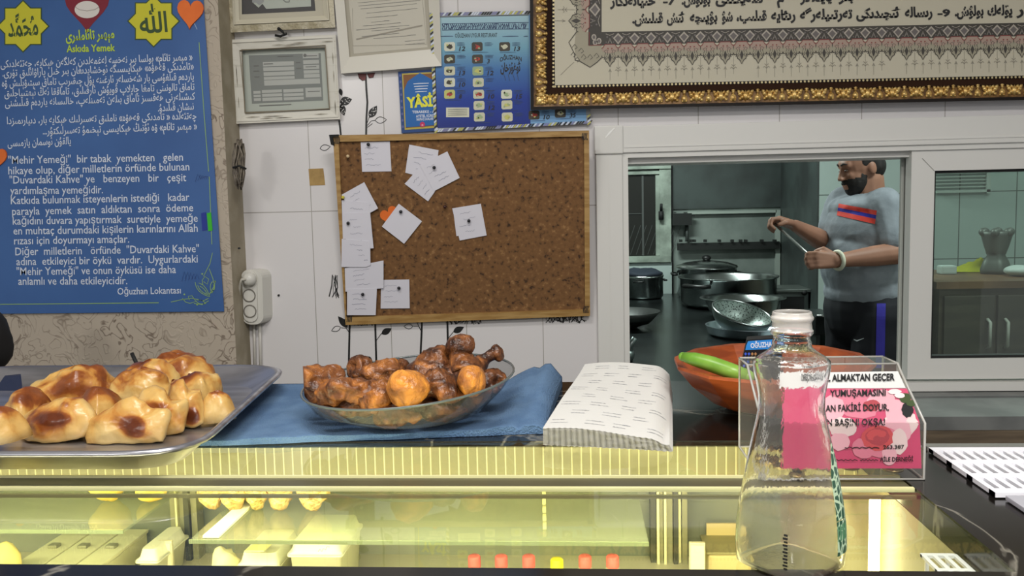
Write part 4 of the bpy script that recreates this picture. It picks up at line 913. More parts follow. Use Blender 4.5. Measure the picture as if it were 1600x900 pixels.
note([(425, 255), (490, 180), (545, 297), (515, 340), (415, 265)], 'lower left white note of the fan of three at the board top', .002, sd=3)
note([(480, 185), (597, 127), (650, 240), (540, 297)], 'right hand white note of the fan of three at the board top', .003, sd=4)
note([(146, 312), (243, 258), (302, 370), (206, 424)], 'tilted white note at the head of the column along the left rail', .0076, sd=5)
note([(147, 335), (264, 345), (270, 500), (152, 500)], 'second white note down the column along the left rail', .0084, sd=6)
note([(160, 390), (268, 386), (283, 540), (166, 545)], 'third white note down the column along the left rail, with a black pin', .0092, sd=7)
note([(147, 500), (268, 510), (270, 612), (250, 620), (146, 620)], 'white note ending the left rail column with a curled corner', .0100, sd=8)
heart([zp(p) for p in heartpts(352, 400, 78, 80, -.5)], CB, 'orange paper heart behind the diamond note on the cork board', .0015)
note([(390, 350), (489, 425), (413, 521), (318, 447)], 'white note turned like a diamond over the orange heart', .003, sd=9, pen=False)
note([(622, 378), (738, 364), (752, 480), (636, 488)], 'rear white note of the overlapping pair at the board centre', .001, sd=10)
note([(618, 370), (740, 350), (765, 485), (650, 507)], 'front white note of the overlapping pair at the board centre', .002, sd=11)
note([(160, 625), (325, 592), (325, 710), (163, 725)], 'upper white note of the bottom left cluster, wider than tall', .0076, sd=12)
note([(170, 715), (297, 710), (292, 825), (170, 825)], 'white note at the bottom left corner hanging over the frame', .0086, sd=13)
note([(315, 675), (435, 673), (437, 796), (313, 797)], 'square white note at the bottom, right of the corner note', .002, sd=14)
for p, lab, c in (((262, 97), 'black pin in the lone top left note', k_), ((542, 195), 'black pin through the fan of three notes', k_), ((176, 432), 'black pin in the left rail note column', k_), ((400, 383), 'black pin in the diamond note', k_), ((690, 422), 'black pin in the centre pair of notes', k_), ((238, 735), 'black pin in the bottom left corner note', k_), ((392, 708), 'black pin in the square note at the bottom', k_),
                  ((588, 362), 'dark brown pin in bare cork above the centre notes', M('pin_brown', (58, 26, 20), .4)), ((175, 147), 'cream pin in bare cork at the top left', M('pin_cream', (206, 180, 140), .4)), ((154, 322), 'small yellow pin at the left rail over the note column', M('pin_yellow', (196, 184, 60), .4))):
    pin(p, lab, c, .010 if ('corner note' in lab or 'left rail' in lab) else .004)
# ================================================================== ON THE COUNTER
def rounded(q, r, n=6):
    """rounded outline of a quad given as four (x, y)"""
    out = []
    for i in range(4):
        p, a, c = Vector(q[i]), Vector(q[i-1]), Vector(q[(i+1) % 4]); d0 = (a-p).normalized(); d1 = (c-p).normalized()
        s, e = p+d0*r, p+d1*r
        for k in range(n+1):
            t = k/n; out.append(s*(1-t)**2+p*2*t*(1-t)+e*t*t)
    return out
def loft(bm, rings, cap0=True, cap1=False, mi=0, smooth=True):
    R_ = [[bm.verts.new(p) for p in r_] for r_ in rings]; n = len(R_[0])
    for a, c in zip(R_, R_[1:]):
        for k in range(n):
            f = bm.faces.new((a[k], a[(k+1) % n], c[(k+1) % n], c[k])); f.smooth = smooth; f.material_index = mi
    if cap0: bm.faces.new(R_[0][::-1]).material_index = mi
    if cap1: bm.faces.new(R_[-1]).material_index = mi
    return R_
# ---- blue towel
m_towel = M('blue_terry', (100, 132, 168), .95, c2=(84, 116, 154), nscale=16, bump=.6, bscale=420)
tq = [Pz(300, 694, 1.204), Pz(852, 674, 1.204), Pz(860, 600, 1.204), Pz(400, 601, 1.204)]
tq[2].y = min(tq[2].y, 1.44); tq[3].y = 1.44; tq[3].x = -.62; tq[2].x = -.022
bm = BM(); nx_, ny_ = 64, 36; top, bot = [], []
for j in range(ny_+1):
    v = j/ny_; rt, rb = [], []
    for i in range(nx_+1):
        u = i/nx_; p = tq[0].lerp(tq[1], u).lerp(tq[3].lerp(tq[2], u), v)
        h = .0075
        hump = max(0, (u-.84)/.16); h += .030*math.sin(PI*min(1, hump*1.05)*.62)*(.12+.88*min(1, v*1.5))*(1 if u < .97 else max(.25, 1-(u-.97)*24))
        seam = math.exp(-((u-.925-.01*v)/.008)**2)*.006; h -= seam if hump > 0 else 0
        damp = min(1, max(0, (math.hypot((p.x+.235)/.13, (p.y-1.2)/.15)-.75)*3)); tr = min(1, max(0, (p.x+.46)*14))
        h += (.0042*abs(noise.noise(Vector((p.x*13, p.y*9, 3))))+.0012*noise.noise(Vector((p.x*60, p.y*60, 1))))*damp*tr
        if p.x < -.44: h = min(h, .0065)
        e = .004*noise.noise(Vector((p.x*22, p.y*22, 9)))
        pp = Vector((p.x, p.y+(e if j == 0 else 0), ZT+.0006+h)); rt.append(bm.verts.new(pp)); rb.append(bm.verts.new((pp.x, pp.y, ZT+.0006)))
    top.append(rt); bot.append(rb)
for j in range(ny_):
    for i in range(nx_):
        f = bm.faces.new((top[j][i], top[j][i+1], top[j+1][i+1], top[j+1][i])); f.smooth = True
        bm.faces.new((bot[j][i], bot[j+1][i], bot[j+1][i+1], bot[j][i+1]))
for j in range(ny_):
    bm.faces.new((top[j][0], top[j+1][0], bot[j+1][0], bot[j][0])); bm.faces.new((top[j][-1], bot[j][-1], bot[j+1][-1], top[j+1][-1]))
for i in range(nx_):
    bm.faces.new((top[0][i], bot[0][i], bot[0][i+1], top[0][i+1])); bm.faces.new((top[-1][i], top[-1][i+1], bot[-1][i+1], bot[-1][i]))
obj('towel', bm, m_towel, label='folded blue towel lying under the glass dish of chicken', cat='towel')
# ---- steel baking tray
m_steel = M('tray_aluminium', (196, 196, 204), .32, .85, c2=(160, 160, 168), nscale=6, stretch=(1, 6, 1))
TQ = [(-1.06, .905), (-.425, .905), (-.492, 1.44), (-1.06, 1.455)]
def tring(d, z, r):
    c = (-.76, 1.18); q = [(p[0]+(d if p[0] < c[0] else -d), p[1]+(d if p[1] < c[1] else -d)) for p in TQ]
    return [Vector((p.x, p.y, z)) for p in rounded(q, r)]
ZB = ZT+.009
bm = BM(); loft(bm, [tring(.038, ZB, .06), tring(.006, ZB+.026, .085), tring(-.002, ZB+.026, .09), tring(-.003, ZB+.030, .09), tring(.002, ZB+.032, .088), tring(.008, ZB+.029, .085), tring(.040, ZB+.003, .06)], True, True)
obj('baking_tray', bm, m_steel, label='rectangular metal baking tray holding golden meat pastries', cat='tray')
# ---- pastries
msam, nt, b, L, N = node_mat('baked_dough')
tc = N('ShaderNodeTexCoord'); oi = N('ShaderNodeObjectInfo'); va = N('ShaderNodeVectorMath'); va.operation = 'ADD'; L(tc.outputs['Object'], va.inputs[0]); L(oi.outputs['Random'], va.inputs[1])
n1 = N('ShaderNodeTexNoise'); n1.inputs['Scale'].default_value = 19; n1.inputs['Detail'].default_value = 5; n1.inputs['Distortion'].default_value = .5; L(va.outputs[0], n1.inputs['Vector'])
sg = N('ShaderNodeSeparateXYZ'); L(tc.outputs['Generated'], sg.inputs[0])
ma = N('ShaderNodeMath'); ma.operation = 'MULTIPLY_ADD'; ma.inputs[1].default_value = .20; L(sg.outputs[2], ma.inputs[0]); L(n1.outputs['Fac'], ma.inputs[2])
r = N('ShaderNodeValToRGB'); els = r.color_ramp.elements; els[0].position = .38; els[0].color = lin((214, 184, 120)); els[1].position = .86; els[1].color = lin((92, 42, 18))
for p_, c_ in ((.55, (206, 164, 92)), (.63, (184, 126, 58)), (.70, (136, 74, 32))): e = els.new(p_); e.color = lin(c_)
at_ = N('ShaderNodeAttribute'); at_.attribute_name = 'toast'; mb_ = N('ShaderNodeMath'); mb_.operation = 'MULTIPLY_ADD'; mb_.inputs[1].default_value = .28; L(at_.outputs['Fac'], mb_.inputs[0]); L(ma.outputs[0], mb_.inputs[2])
L(mb_.outputs[0], r.inputs[0]); L(r.outputs[0], b.inputs['Base Color']); b.inputs['Roughness'].default_value = .32; b.inputs['Specular IOR Level'].default_value = .5; b.inputs['Subsurface Weight'].default_value = .0
n2 = N('ShaderNodeTexNoise'); n2.inputs['Scale'].default_value = 90; L(tc.outputs['Object'], n2.inputs['Vector']); bp = N('ShaderNodeBump'); bp.inputs['Strength'].default_value = .25; bp.inputs['Distance'].default_value = .004; L(n2.outputs['Fac'], bp.inputs['Height']); L(bp.outputs[0], b.inputs['Normal'])
def pastry(x, y, Y, wpx, hpx, rot, kind, label, sd):
    c = P(x, y, Y); k = ppm(c); w_ = wpx/k/2; H = hpx/k*1.02
    bm = BM(); nr, na = 12, 40; rows = []; ncor = 3 if kind == 'tri' else 4
    for i in range(nr+1):
        t = i/nr; row = []
        for j in range(na):
            a = 2*PI*j/na
            if kind == 'half': R_ = 1/((abs(math.cos(a))**2.2+abs(math.sin(a)*1.35)**2.2)**(1/2.2))
            else:
                s_ = math.cos((a % (2*PI/ncor))-PI/ncor); ap = math.cos(PI/ncor); R_ = (1-.55)*1+.55*ap/max(s_, .3)*1.25
            cor = max(0, math.cos(ncor*a/1.0)) if kind == 'sq' else max(0, math.cos(ncor*a))
            q = t**.8
            if kind == 'sq': h = (1-q**5)**.6*(.72+.28*(1-q)**.7)+.24*cor**3*math.exp(-((q-.82)/.16)**2)
            elif kind == 'half': h = (1-q**2.6)**.62+.07*math.exp(-((math.sin(a))/.25)**2)*(1-q)
            else: h = (1-q**2.8)**.6*(.8+.2*(1-q))+.05*cor**4*q
            rr = R_*w_*q*(1+.04*noise.noise(Vector((a, sd, 1))))
            row.append(bm.verts.new(Vector((rr*math.cos(a+rot), rr*math.sin(a+rot), H*max(0, h)))))
        rows.append(row)
    for r0, r1 in zip(rows, rows[1:]):
        for j in range(na):
            try: f = bm.faces.new((r0[j], r0[(j+1) % na], r1[(j+1) % na], r1[j])); f.smooth = True
            except ValueError: pass
    bmesh.ops.remove_doubles(bm, verts=rows[0], dist=1e-4)
    bm.faces.new([v for v in rows[-1]])
    jitter(bm, w_*(.12 if kind == 'sq' else .18), 22, sd); crease(bm, w_*.10, 34, sd+2); jitter(bm, w_*.05, 80, sd+5)
    for v in bm.verts:
        v.co = v.co+Vector((c.x, c.y, c.z-H/2)); v.co.z = max(v.co.z, ZB+.0042)
    return obj('meat_pastry', bm, msam, label=label, cat='pastry', group='pastries on the baking tray')
for k, a in enumerate(((118, 608, 1.22, 142, 60, .3, 'half', 'long browned pastry at the back left of the baking tray'), (42, 636, 1.13, 85, 62, .8, 'tri', 'dark red-brown pastry behind the front left ones on the tray'), (0, 662, 1.0, 78, 50, .5, 'tri', 'pale yellow pastry cut by the left edge of the picture'), 
                       (278, 580, 1.34, 128, 52, .1, 'half', 'browned pastry topping the pile at the back right of the tray'), (222, 602, 1.2, 105, 46, .2, 'half', 'pale wrinkled pastry in the middle of the pile'),
                       (155, 632, 1.12, 68, 54, .9, 'tri', 'small pastry wedged between the long and front pastries'), (306, 612, 1.22, 78, 62, .7, 'sq', 'pastry with dark split top at the right of the pile'), (338, 634, 1.14, 56, 44, .4, 'half', 'low pastry against the right wall of the tray'), (235, 586, 1.29, 100, 42, .0, 'half', 'pastry under the topmost one at the back of the pile'))):
    pastry(*a, k+1)
def envelope(pts, ybot, dY, depth, spot, label, sd):
    """a folded square pastry with pinched corners, leaning back a little"""
    n = 64; Ls = [math.dist(pts[i], pts[(i+1) % len(pts)]) for i in range(len(pts))]; T_ = sum(Ls); out = []
    for k in range(n):
        t = T_*k/n; i = 0
        while t > Ls[i]: t -= Ls[i]; i += 1
        out.append(lerp(pts[i], pts[(i+1) % len(pts)], t/Ls[i]))
    cx = sum(p[0] for p in out)/n; cy = sum(p[1] for p in out)/n; Y = Pz(cx, ybot, ZB+.004).y+dY; zb_ = P(cx, ybot, Y).z
    bm = BM(); rings = []
    for s_, dy in ((.04, -.012), (.2, -.0118), (.28, -.0114), (.36, -.0108), (.44, -.010), (.52, -.009), (.6, -.0078), (.66, -.0065), (.72, -.005), (.78, -.0035), (.83, -.002), (.88, -.0005), (.95, .002), (1.0, .005), (1.03, .012), (1.02, .022), (.97, depth*.6), (.86, depth*.85), (.6, depth), (.2, depth*1.03)):
        ring_ = []
        for x, y in out:
            p = P(cx+(x-cx)*s_, cy+(y-cy)*s_, Y+dy); ring_.append(bm.verts.new(p+Vector((0, .32*(p.z-zb_), 0))))
        rings.append(ring_)
    for r0, r1 in zip(rings, rings[1:]):
        for k in range(n):
            f = bm.faces.new((r0[k], r0[(k+1) % n], r1[(k+1) % n], r1[k])); f.smooth = True
    bm.faces.new(rings[0][::-1]); bm.faces.new(rings[-1])
    bmesh.ops.recalc_face_normals(bm, faces=bm.faces[:])
    jitter(bm, .005, 30, sd); jitter(bm, .0022, 80, sd+3)
    lay = bm.verts.layers.float.new('toast')
    for v in bm.verts:
        px_ = pix(v.co); d_ = math.hypot((px_[0]-spot[0])/spot[2], (px_[1]-spot[1])/spot[3])
        v[lay] = (max(0, 1-d_**2*.62) if v.co.y < Y+.03+.32*(v.co.z-zb_) else 0)-.25*max(0, min(1, d_-1))
    for v in bm.verts: v.co.z = max(v.co.z, ZB+.0042)
    return obj('meat_pastry', bm, msam, label=label, cat='pastry', group='pastries on the baking tray')
envelope([(29, 668), (38, 652), (60, 638), (88, 627), (116, 630), (138, 648), (143, 662), (131, 682), (108, 692), (70, 694), (42, 690)], 693, -.004, .065, (82, 655, 26, 10), 'plump pastry with a long brown streak at the tray front left', 12)
envelope([(128, 661), (150, 653), (170, 640), (183, 628), (200, 623), (216, 630), (229, 643), (254, 646), (258, 652), (253, 690), (232, 692), (200, 694), (170, 693), (138, 690), (133, 676)], 693, -.004, .055, (206, 668, 19, 17), 'pale square-cornered pastry at the tray front with a round brown spot', 3)
envelope([(206, 630), (215, 615), (232, 610), (248, 615), (259, 628), (284, 625), (288, 631), (286, 672), (268, 680), (240, 682), (216, 676), (206, 655)], 681, -.004, .045, (238, 640, 27, 13), 'domed pastry just behind the front square one, brown belly', 6)
envelope([(254, 603), (262, 595), (276, 596), (287, 613), (306, 610), (310, 620), (316, 661), (298, 669), (280, 672), (264, 662), (256, 630)], 670, -.004, .05, (297, 653, 13, 15), 'tall pale pastry near the front right corner of the tray', 9)
# folded dark plastic on the tray rim
bm = BM(); m_navy = M('dark_plastic', (34, 42, 66), .35)
pts = [P(6, 589, 1.40), P(30, 587, 1.40), P(32, 605, 1.38), P(30, 622, 1.36), P(-8, 622, 1.36), P(-4, 604, 1.38)]
prism(bm, pts, Vector((0, .004, .002))); jitter(bm, .002, 60, 2); obj('plastic_scrap', bm, m_navy, label='crumpled dark blue plastic scrap inside the back rim of the tray', cat='plastic scrap')
bm = BM(); tube(bm, [P(206, 552, 1.49), P(211, 563, 1.485), P(217, 574, 1.48), P(236, 569, 1.475), P(262, 566, 1.47)], [.0035, .0035, .004, .005, .005], 8)
obj('tongs', bm, m_blackgap, label='dark tongs handle sticking up behind the pastry pile', cat='tongs')
bm = BM(); c0 = P(-22, 530, 1.72)
ball(bm, c0, (.045, .05, .075), 18, 12); ball(bm, c0+Vector((.004, 0, .03)), (.036, .04, .04), 16, 10); jitter(bm, .01, 22, 3); obj('dark_bag', bm, M('black_cloth', (16, 14, 14), .8), label='black rounded thing cut by the left picture edge below the blue poster', cat='bag')
# ---- glass dish of chicken
DC = Vector((-.236, 1.203, ZT+.0085)); m_dish = thin_glass('dish_glass', (.62, .62, .62), 1.45, .03, haze=.10, hazecol=(.35, .36, .36))
tl = lambda a: .010*math.cos(a-.5)
def dring(rx, ry, z, n=56):
    return [DC+Vector((rx*math.cos(2*PI*k/n), ry*math.sin(2*PI*k/n), z+(tl(2*PI*k/n) if z > .03 else 0))) for k in range(n)]
bm = BM(); loft(bm, [dring(.085, .095, .002), dring(.105, .118, .010), dring(.135, .152, .032), dring(.149, .170, .052)], True, False)
dish = thing('glass_dish', 'oval clear glass dish full of roast chicken on the blue towel', 'dish', DC)
obj('dish_bowl', bm, m_dish, dish)
bm = BM(); rr = dring(.149, .170, .053); tube(bm, rr+[rr[0]], .0017, 6, caps=False); obj('dish_rim', bm, M('dish_rim_grey', (92, 100, 100), .15), dish)
mch, nt, b, L, N = node_mat('roast_chicken')
tc = N('ShaderNodeTexCoord'); n1 = N('ShaderNodeTexNoise'); n1.inputs['Scale'].default_value = 42; n1.inputs['Detail'].default_value = 6; n1.inputs['Distortion'].default_value = .8; L(tc.outputs['Object'], n1.inputs['Vector'])
oi = N('ShaderNodeObjectInfo'); ma = N('ShaderNodeMath'); ma.operation = 'MULTIPLY_ADD'; ma.inputs[1].default_value = 1; L(n1.outputs['Fac'], ma.inputs[0])
so = N('ShaderNodeSeparateXYZ'); L(oi.outputs['Color'], so.inputs[0]); L(so.outputs[0], ma.inputs[2])
r = N('ShaderNodeValToRGB'); els = r.color_ramp.elements; els[0].position = .34; els[0].color = lin((40, 20, 12)); els[1].position = .88; els[1].color = lin((226, 150, 60))
for p_, c_ in ((.45, (78, 44, 25)), (.57, (124, 75, 40)), (.70, (172, 108, 50))): e = els.new(p_); e.color = lin(c_)
L(ma.outputs[0], r.inputs[0]); L(r.outputs[0], b.inputs['Base Color']); b.inputs['Roughness'].default_value = .36
n2 = N('ShaderNodeTexNoise'); n2.inputs['Scale'].default_value = 95; n2.inputs['Detail'].default_value = 3; L(tc.outputs['Object'], n2.inputs['Vector']); bp = N('ShaderNodeBump'); bp.inputs['Strength'].default_value = .8; bp.inputs['Distance'].default_value = .006; L(n2.outputs['Fac'], bp.inputs['Height']); L(bp.outputs[0], b.inputs['Normal'])
def in_dish(bm):
    for v in bm.verts:
        d = v.co-DC; z = min(max(d.z, .006), .12); d.z = z
        t_ = tl(math.atan2(d.y/.170, d.x/.149)); zz = min(z/(1+t_/.052), .052)
        rx = np.interp(zz, [.002, .010, .032, .052], [.085, .105, .135, .149])-.004; ry = np.interp(zz, [.002, .010, .032, .052], [.095, .118, .152, .170])-.004
        q = math.hypot(d.x/rx, d.y/ry)
        if q > 1: d.x /= q; d.y /= q
        v.co = DC+d
def chicken(x, y, Y, wpx, hpx, tone, label, rough=.16, tilt=0, sd=0):
    c = P(x, y, Y); k = ppm(c); bm = BM(); m3 = Matrix.Rotation(tilt, 3, 'Y')
    ball(bm, c, (wpx/k/2*1.08, min(wpx, hpx)/k/2*1.15, hpx/k/2*1.08), 34, 24, m3)
    jitter(bm, .014*rough/.16, 26, sd); crease(bm, .008*rough/.16, 46, sd+1); jitter(bm, .003*rough/.16, 120, sd+3); in_dish(bm)
    o = obj('chicken_piece', bm, mch, label=label, cat='chicken', group='roast chicken in the glass dish'); o.color = (tone, 0, 0, 1); return o
def drumstick(pts, rad, tone, label, sd):
    bm = BM(); n = 14; P3 = [P(*p) for p in pts]; path = []
    for i in range(n+1):
        t = i/n; a = t*(len(P3)-1); j = min(int(a), len(P3)-2); path.append(P3[j].lerp(P3[j+1], a-j))
    rs = []
    for i in range(n+1):
        t = i/n; a = t*(len(rad)-1); j = min(int(a), len(rad)-2); rs.append(rad[j]+(rad[j+1]-rad[j])*(a-j))
    tube(bm, path, rs, 16); ball(bm, path[0], rs[0]*1.02, 14, 9); ball(bm, path[-1], rs[-1], 12, 8)
    d = (path[-1]-path[-2]).normalized(); s_ = d.cross(Vector((0, 1, 0))).normalized()
    for sg in (-1, 1): ball(bm, path[-1]+s_*sg*rs[-1]*.5, rs[-1]*.8, 10, 7)
    jitter(bm, .0035, 60, sd); jitter(bm, .0015, 160, sd)
    o = obj('drumstick', bm, mch, label=label, cat='chicken', group='roast chicken in the glass dish'); o.color = (tone, 0, 0, 1); return o
for k, a in enumerate(((503, 596, 1.15, 80, 54, .06, 'brown crumbly chicken piece at the left tip of the dish'), (535, 614, 1.09, 84, 40, .10, 'shredded chicken piece at the front left rim of the dish'), (566, 588, 1.2, 44, 50, -.07, 'reddish dark chicken piece standing left of centre'),
                       (596, 587, 1.18, 56, 50, .08, 'tan chicken thigh left of the shiny orange piece'), (585, 618, 1.10, 66, 48, .12, 'stringy chicken piece in front of the tan thigh'), (636, 607, 1.075, 58, 56, .28, 'shiny orange chicken piece bulging at the dish front', .07),
                       (622, 582, 1.26, 42, 38, -.04, 'small dark chicken piece at the back of the dish centre'), (680, 580, 1.23, 78, 62, -.06, 'large dark brown chicken piece behind the centre'), (688, 612, 1.11, 66, 50, -.02, 'dark ribbed chicken piece right of the shiny orange one'),
                       (777, 600, 1.2, 38, 36, -.06, 'small dark chicken piece at the right tip of the dish'), (545, 640, 1.105, 72, 34, .0, 'chicken piece under the others, seen through the left of the glass'), (622, 648, 1.09, 74, 34, .10, 'orange chicken piece low in the dish, seen through the front glass'),
                       (694, 642, 1.11, 76, 36, -.04, 'chicken piece low in the dish, seen through the right front glass'), (748, 622, 1.14, 62, 40, -.10, 'dark chicken piece low at the right, seen through the glass'), (640, 610, 1.22, 120, 60, -.05, 'chicken piece in the heart of the heap'), (720, 612, 1.22, 90, 50, -.05, 'chicken piece in the heap below the drumsticks'))):
    chicken(*a, sd=k+2) if len(a) == 7 else chicken(*a, sd=k+2)
o = chicken(738, 596, 1.11, 42, 48, .26, 'round shiny orange cut drumstick end at the right of the dish', .05, sd=31)
drumstick([(728, 585, 1.2), (720, 558, 1.215), (719, 541, 1.22)], [.026, .020, .016, .0175], -.12, 'dark drumstick knob standing up from the heap', 4)
drumstick([(705, 598, 1.2), (738, 580, 1.21), (760, 561, 1.225), (776, 551, 1.23)], [.026, .020, .0085, .0095], -.12, 'drumstick with its bare bone end pointing up to the right', 6)
# ---- printed sheets of wrapping paper
m_sheet = M('wrap_paper', (214, 213, 208), .75); m_print = M('wrap_print', (158, 160, 166), .75)
SF = [Pz(848, 671, ZT+.022), Pz(1046, 682, ZT+.020), P(1046, 572, 1.37), P(914, 569, 1.40)]
def spt(u, v, i):
    p = SF[0].lerp(SF[1], u).lerp(SF[3].lerp(SF[2], u), v)
    wav = .004*math.sin(u*4.5+.4)*(1-v*.4)+.003*math.sin(v*6+u*3)*v
    dr = max(0, u-.84)
    z = max(p.z+wav-dr*dr*.5, ZT+.010); z = ZT+.0008+(z-ZT-.0008)*(1-i/15.2)
    x = p.x+.0003*i*u; y = p.y
    return Vector((x, y, z))
def wsheet(i):
    bm = BM(); nu, nv = 22, 14; g = []
    for j in range(nv+1):
        row = []
        for q in range(nu*2+1):
            p = spt(q/(nu*2), j/nv, i)
            if j == 0: p.y -= (.0035 if q % 2 else 0)+.0016*noise.noise(Vector((q*.21, i*.35, 2)))
            row.append(bm.verts.new(p))
        g.append(row)
    for j in range(nv):
        for q in range(nu*2):
            f = bm.faces.new((g[j][q], g[j][q+1], g[j+1][q+1], g[j+1][q])); f.smooth = True
    if i == 0:
        random.seed(12)
        for r_ in range(8):
            for c_ in range(4):
                u0 = .04+c_*.26+(r_ % 2)*.13+random.uniform(-.02, .02); v0 = .06+r_*.12
                for q in range(2):
                    u1 = min(.97, u0+random.uniform(.1, .17)); n = 10
                    if u0 > .9: continue
                    La = []
                    for m_ in range(n+1):
                        u = u0+(u1-u0)*m_/n; h = .0022+.002*random.random(); La.append((spt(u, v0+q*.035, 0)+Vector((0, 0, .0006)), spt(u, v0+q*.035+h*random.uniform(.6, 1.4), 0)+Vector((0, 0, .0006))))
                    for m_ in range(n):
                        f = face(bm, [La[m_][0], La[m_+1][0], La[m_+1][1], La[m_][1]], 1)
    return obj('paper_sheet', bm, [m_sheet, m_print], recalc=False)
o = wsheet(0); tag(o, 'top sheet of the white printed wrapping paper stack beside the orange bowl', 'paper sheet', 'stack of wrapping paper')
for i in range(1, 15): tag(wsheet(i), 'white serrated paper sheet in the stack under the printed top sheet', 'paper sheet', 'stack of wrapping paper')
# ---- orange bowl with cucumber and a small black box
BC = Vector((.283, 1.262, ZT+.001))
bm = BM(); sc = lambda a, i: 1.0
prof = [(.045, 0), (.085, .012), (.118, .04), (.140, .068), (.139, .072), (.132, .071), (.11, .044), (.08, .018), (.0005, .010)]
lathe(bm, prof, (0, 0, 0), 12, rot=.2)
for v in bm.verts: v.co = Vector((v.co.x, v.co.y*1.14, v.co.z+v.co.x*v.co.z*.35))+BC
for f in bm.faces: f.smooth = False
obj('wooden_bowl', bm, M('orange_lacquered_wood', (164, 80, 36), .4, c2=(126, 56, 24), nscale=14, stretch=(1, 1, 5)), label='faceted orange wooden bowl beside the white paper stack', cat='bowl')
bm = BM(); cp = [P(1067, 566, 1.225), P(1085, 570, 1.215), P(1112, 578, 1.2), P(1140, 588, 1.185), P(1168, 598, 1.175)]
cp = [p_+Vector((0, 0, .008)) for p_ in cp]
tube(bm, cp, [.0065, .0098, .0112, .0112, .010], 14); ball(bm, cp[0], .0066, 10, 7); ball(bm, cp[-1], .0099, 10, 7)
cu = obj('cucumber', bm, M('cucumber_skin', (104, 152, 48), .35, c2=(136, 178, 70), nscale=16, stretch=(1, 1, 1)), label='slim green cucumber lying in the orange bowl', cat='cucumber')
bx_ = thing('printed_box', 'small black box with blue label and diamond pattern standing in the orange bowl', 'box', P(1180, 605, 1.2))
K = YP(1.195); bm = BM(); prism(bm, [K(x, y) for x, y in ((1167, 531), (1216, 528), (1216, 612), (1158, 612), (1157, 596), (1144, 590), (1157, 574))], Vector((.006, .03, 0))); obj('box_body', bm, M('box_black', (18, 18, 22), .4), bx_)
bm = BM(); poly(bm, [(1169, 533), (1214, 530), (1214, 545), (1164.5, 547), (1166, 540)], K, .0006, 0); text(bm, 'OĞUZHAN', (1173, 544), (1212, 541), K, size=11, off=.0011, mi=1, bold=.03)
for i in range(4):
    for j in range(4):
        x, y = 1165+i*5.2-j*.8, 553+j*6.2; poly(bm, [(x, y-2.8), (x+2.2, y), (x, y+2.8), (x-2.2, y)], K, .0006, 2 if i < 2 else 3)
obj('box_label', bm, [pink('label_blue', (30, 126, 206)), m_white, pink('diamond_blue', (52, 84, 200)), pink('diamond_tan', (168, 122, 78))], bx_)
# ---- donation box of clear plastic
XA, XB = P(1185, 742, .95).x, .371
def prof_d(X): return [Vector((X, .932, ZT+.001)), Vector((X, .932, ZT+.062)), Vector((X, 1.0, ZT+.103)), Vector((X, 1.012, ZT+.112)), Vector((X, 1.06, ZT+.112)), Vector((X, 1.06, ZT+.001))]
db = thing('donation_box', 'clear plastic collection box with a pink rose printed sign behind the water bottle', 'donation box', (.285, 1.0, ZT))
m_acr = thin_glass('acrylic', (.93, .93, .92), 1.45, .03, haze=.05, hazecol=(.8, .8, .78))
A, B_ = prof_d(XA), prof_d(XB)
bm = BM()
for i in range(5): face(bm, [A[i], B_[i], B_[i+1], A[i+1]])
face(bm, A[::-1]); face(bm, B_); obj('box_panels', bm, m_acr, db, recalc=True)
bm = BM()
for q in (A, B_): tube(bm, q+[q[0]], .0014, 6, caps=False)
for i in (0, 3, 4, 5): tube(bm, [A[i], B_[i]], .0011, 6)
obj('box_edges', bm, M('acrylic_edge', (168, 166, 160), .2), db)
# the sign inside: follows front and slope
D1 = Plane((0, .9335, 0), (0, -1, 0)); n2_ = (B_[2]-B_[1]).cross(Vector((1, 0, 0))); n2_ = n2_ if n2_.y < 0 else -n2_
D2 = Plane(B_[1]+Vector((0, .0015, -.0005)), n2_)
def D(x, y, off=0):
    yk = 660
    return D1(x, y, off) if y > yk else D2(x, y, off)
class DS:
    n = Vector((0, -1, 0))
    def __call__(s, x, y, off=0): return D(x, y, off)
DSG = DS(); bm = BM()
m_roses = [pink('sign_pink', (206, 52, 104)), pink('rose_pale', (232, 172, 186)), pink('rose_mid', (220, 120, 146)), pink('rose_red', (206, 62, 70)), pink('sign_white', (226, 226, 226)), pink('sign_leaf', (58, 74, 40)), i_black, pink('rose_cream', (232, 206, 206)), pink('rose_deep', (176, 40, 60))]
def dpoly(pts, off, mi):
    up = [p for p in pts]; a = [(x, min(y, 660)) for x, y in pts]; c = [(x, max(y, 660.01)) for x, y in pts]
    if any(y < 660 for x, y in pts): 
        f = face(bm, [D2(x, y, off) for x, y in a], mi)
    if any(y > 660 for x, y in pts): face(bm, [D1(x, y, off) for x, y in c], mi)
dpoly([(1218, 607), (1417, 607), (1437, 660), (1440, 732), (1218, 732)], .0, 0)
dpoly([(1210, 583), (1403, 580), (1415, 606), (1210, 607)], .0003, 4)
def petal(cx, cy, rx, ry, off, mi, sd, n=18):
    random.seed(sd); dpoly([(cx+rx*(1+random.uniform(-.10, .10))*math.cos(2*PI*k/n), cy+ry*(1+random.uniform(-.1, .1))*math.sin(2*PI*k/n)) for k in range(n)], off, mi)
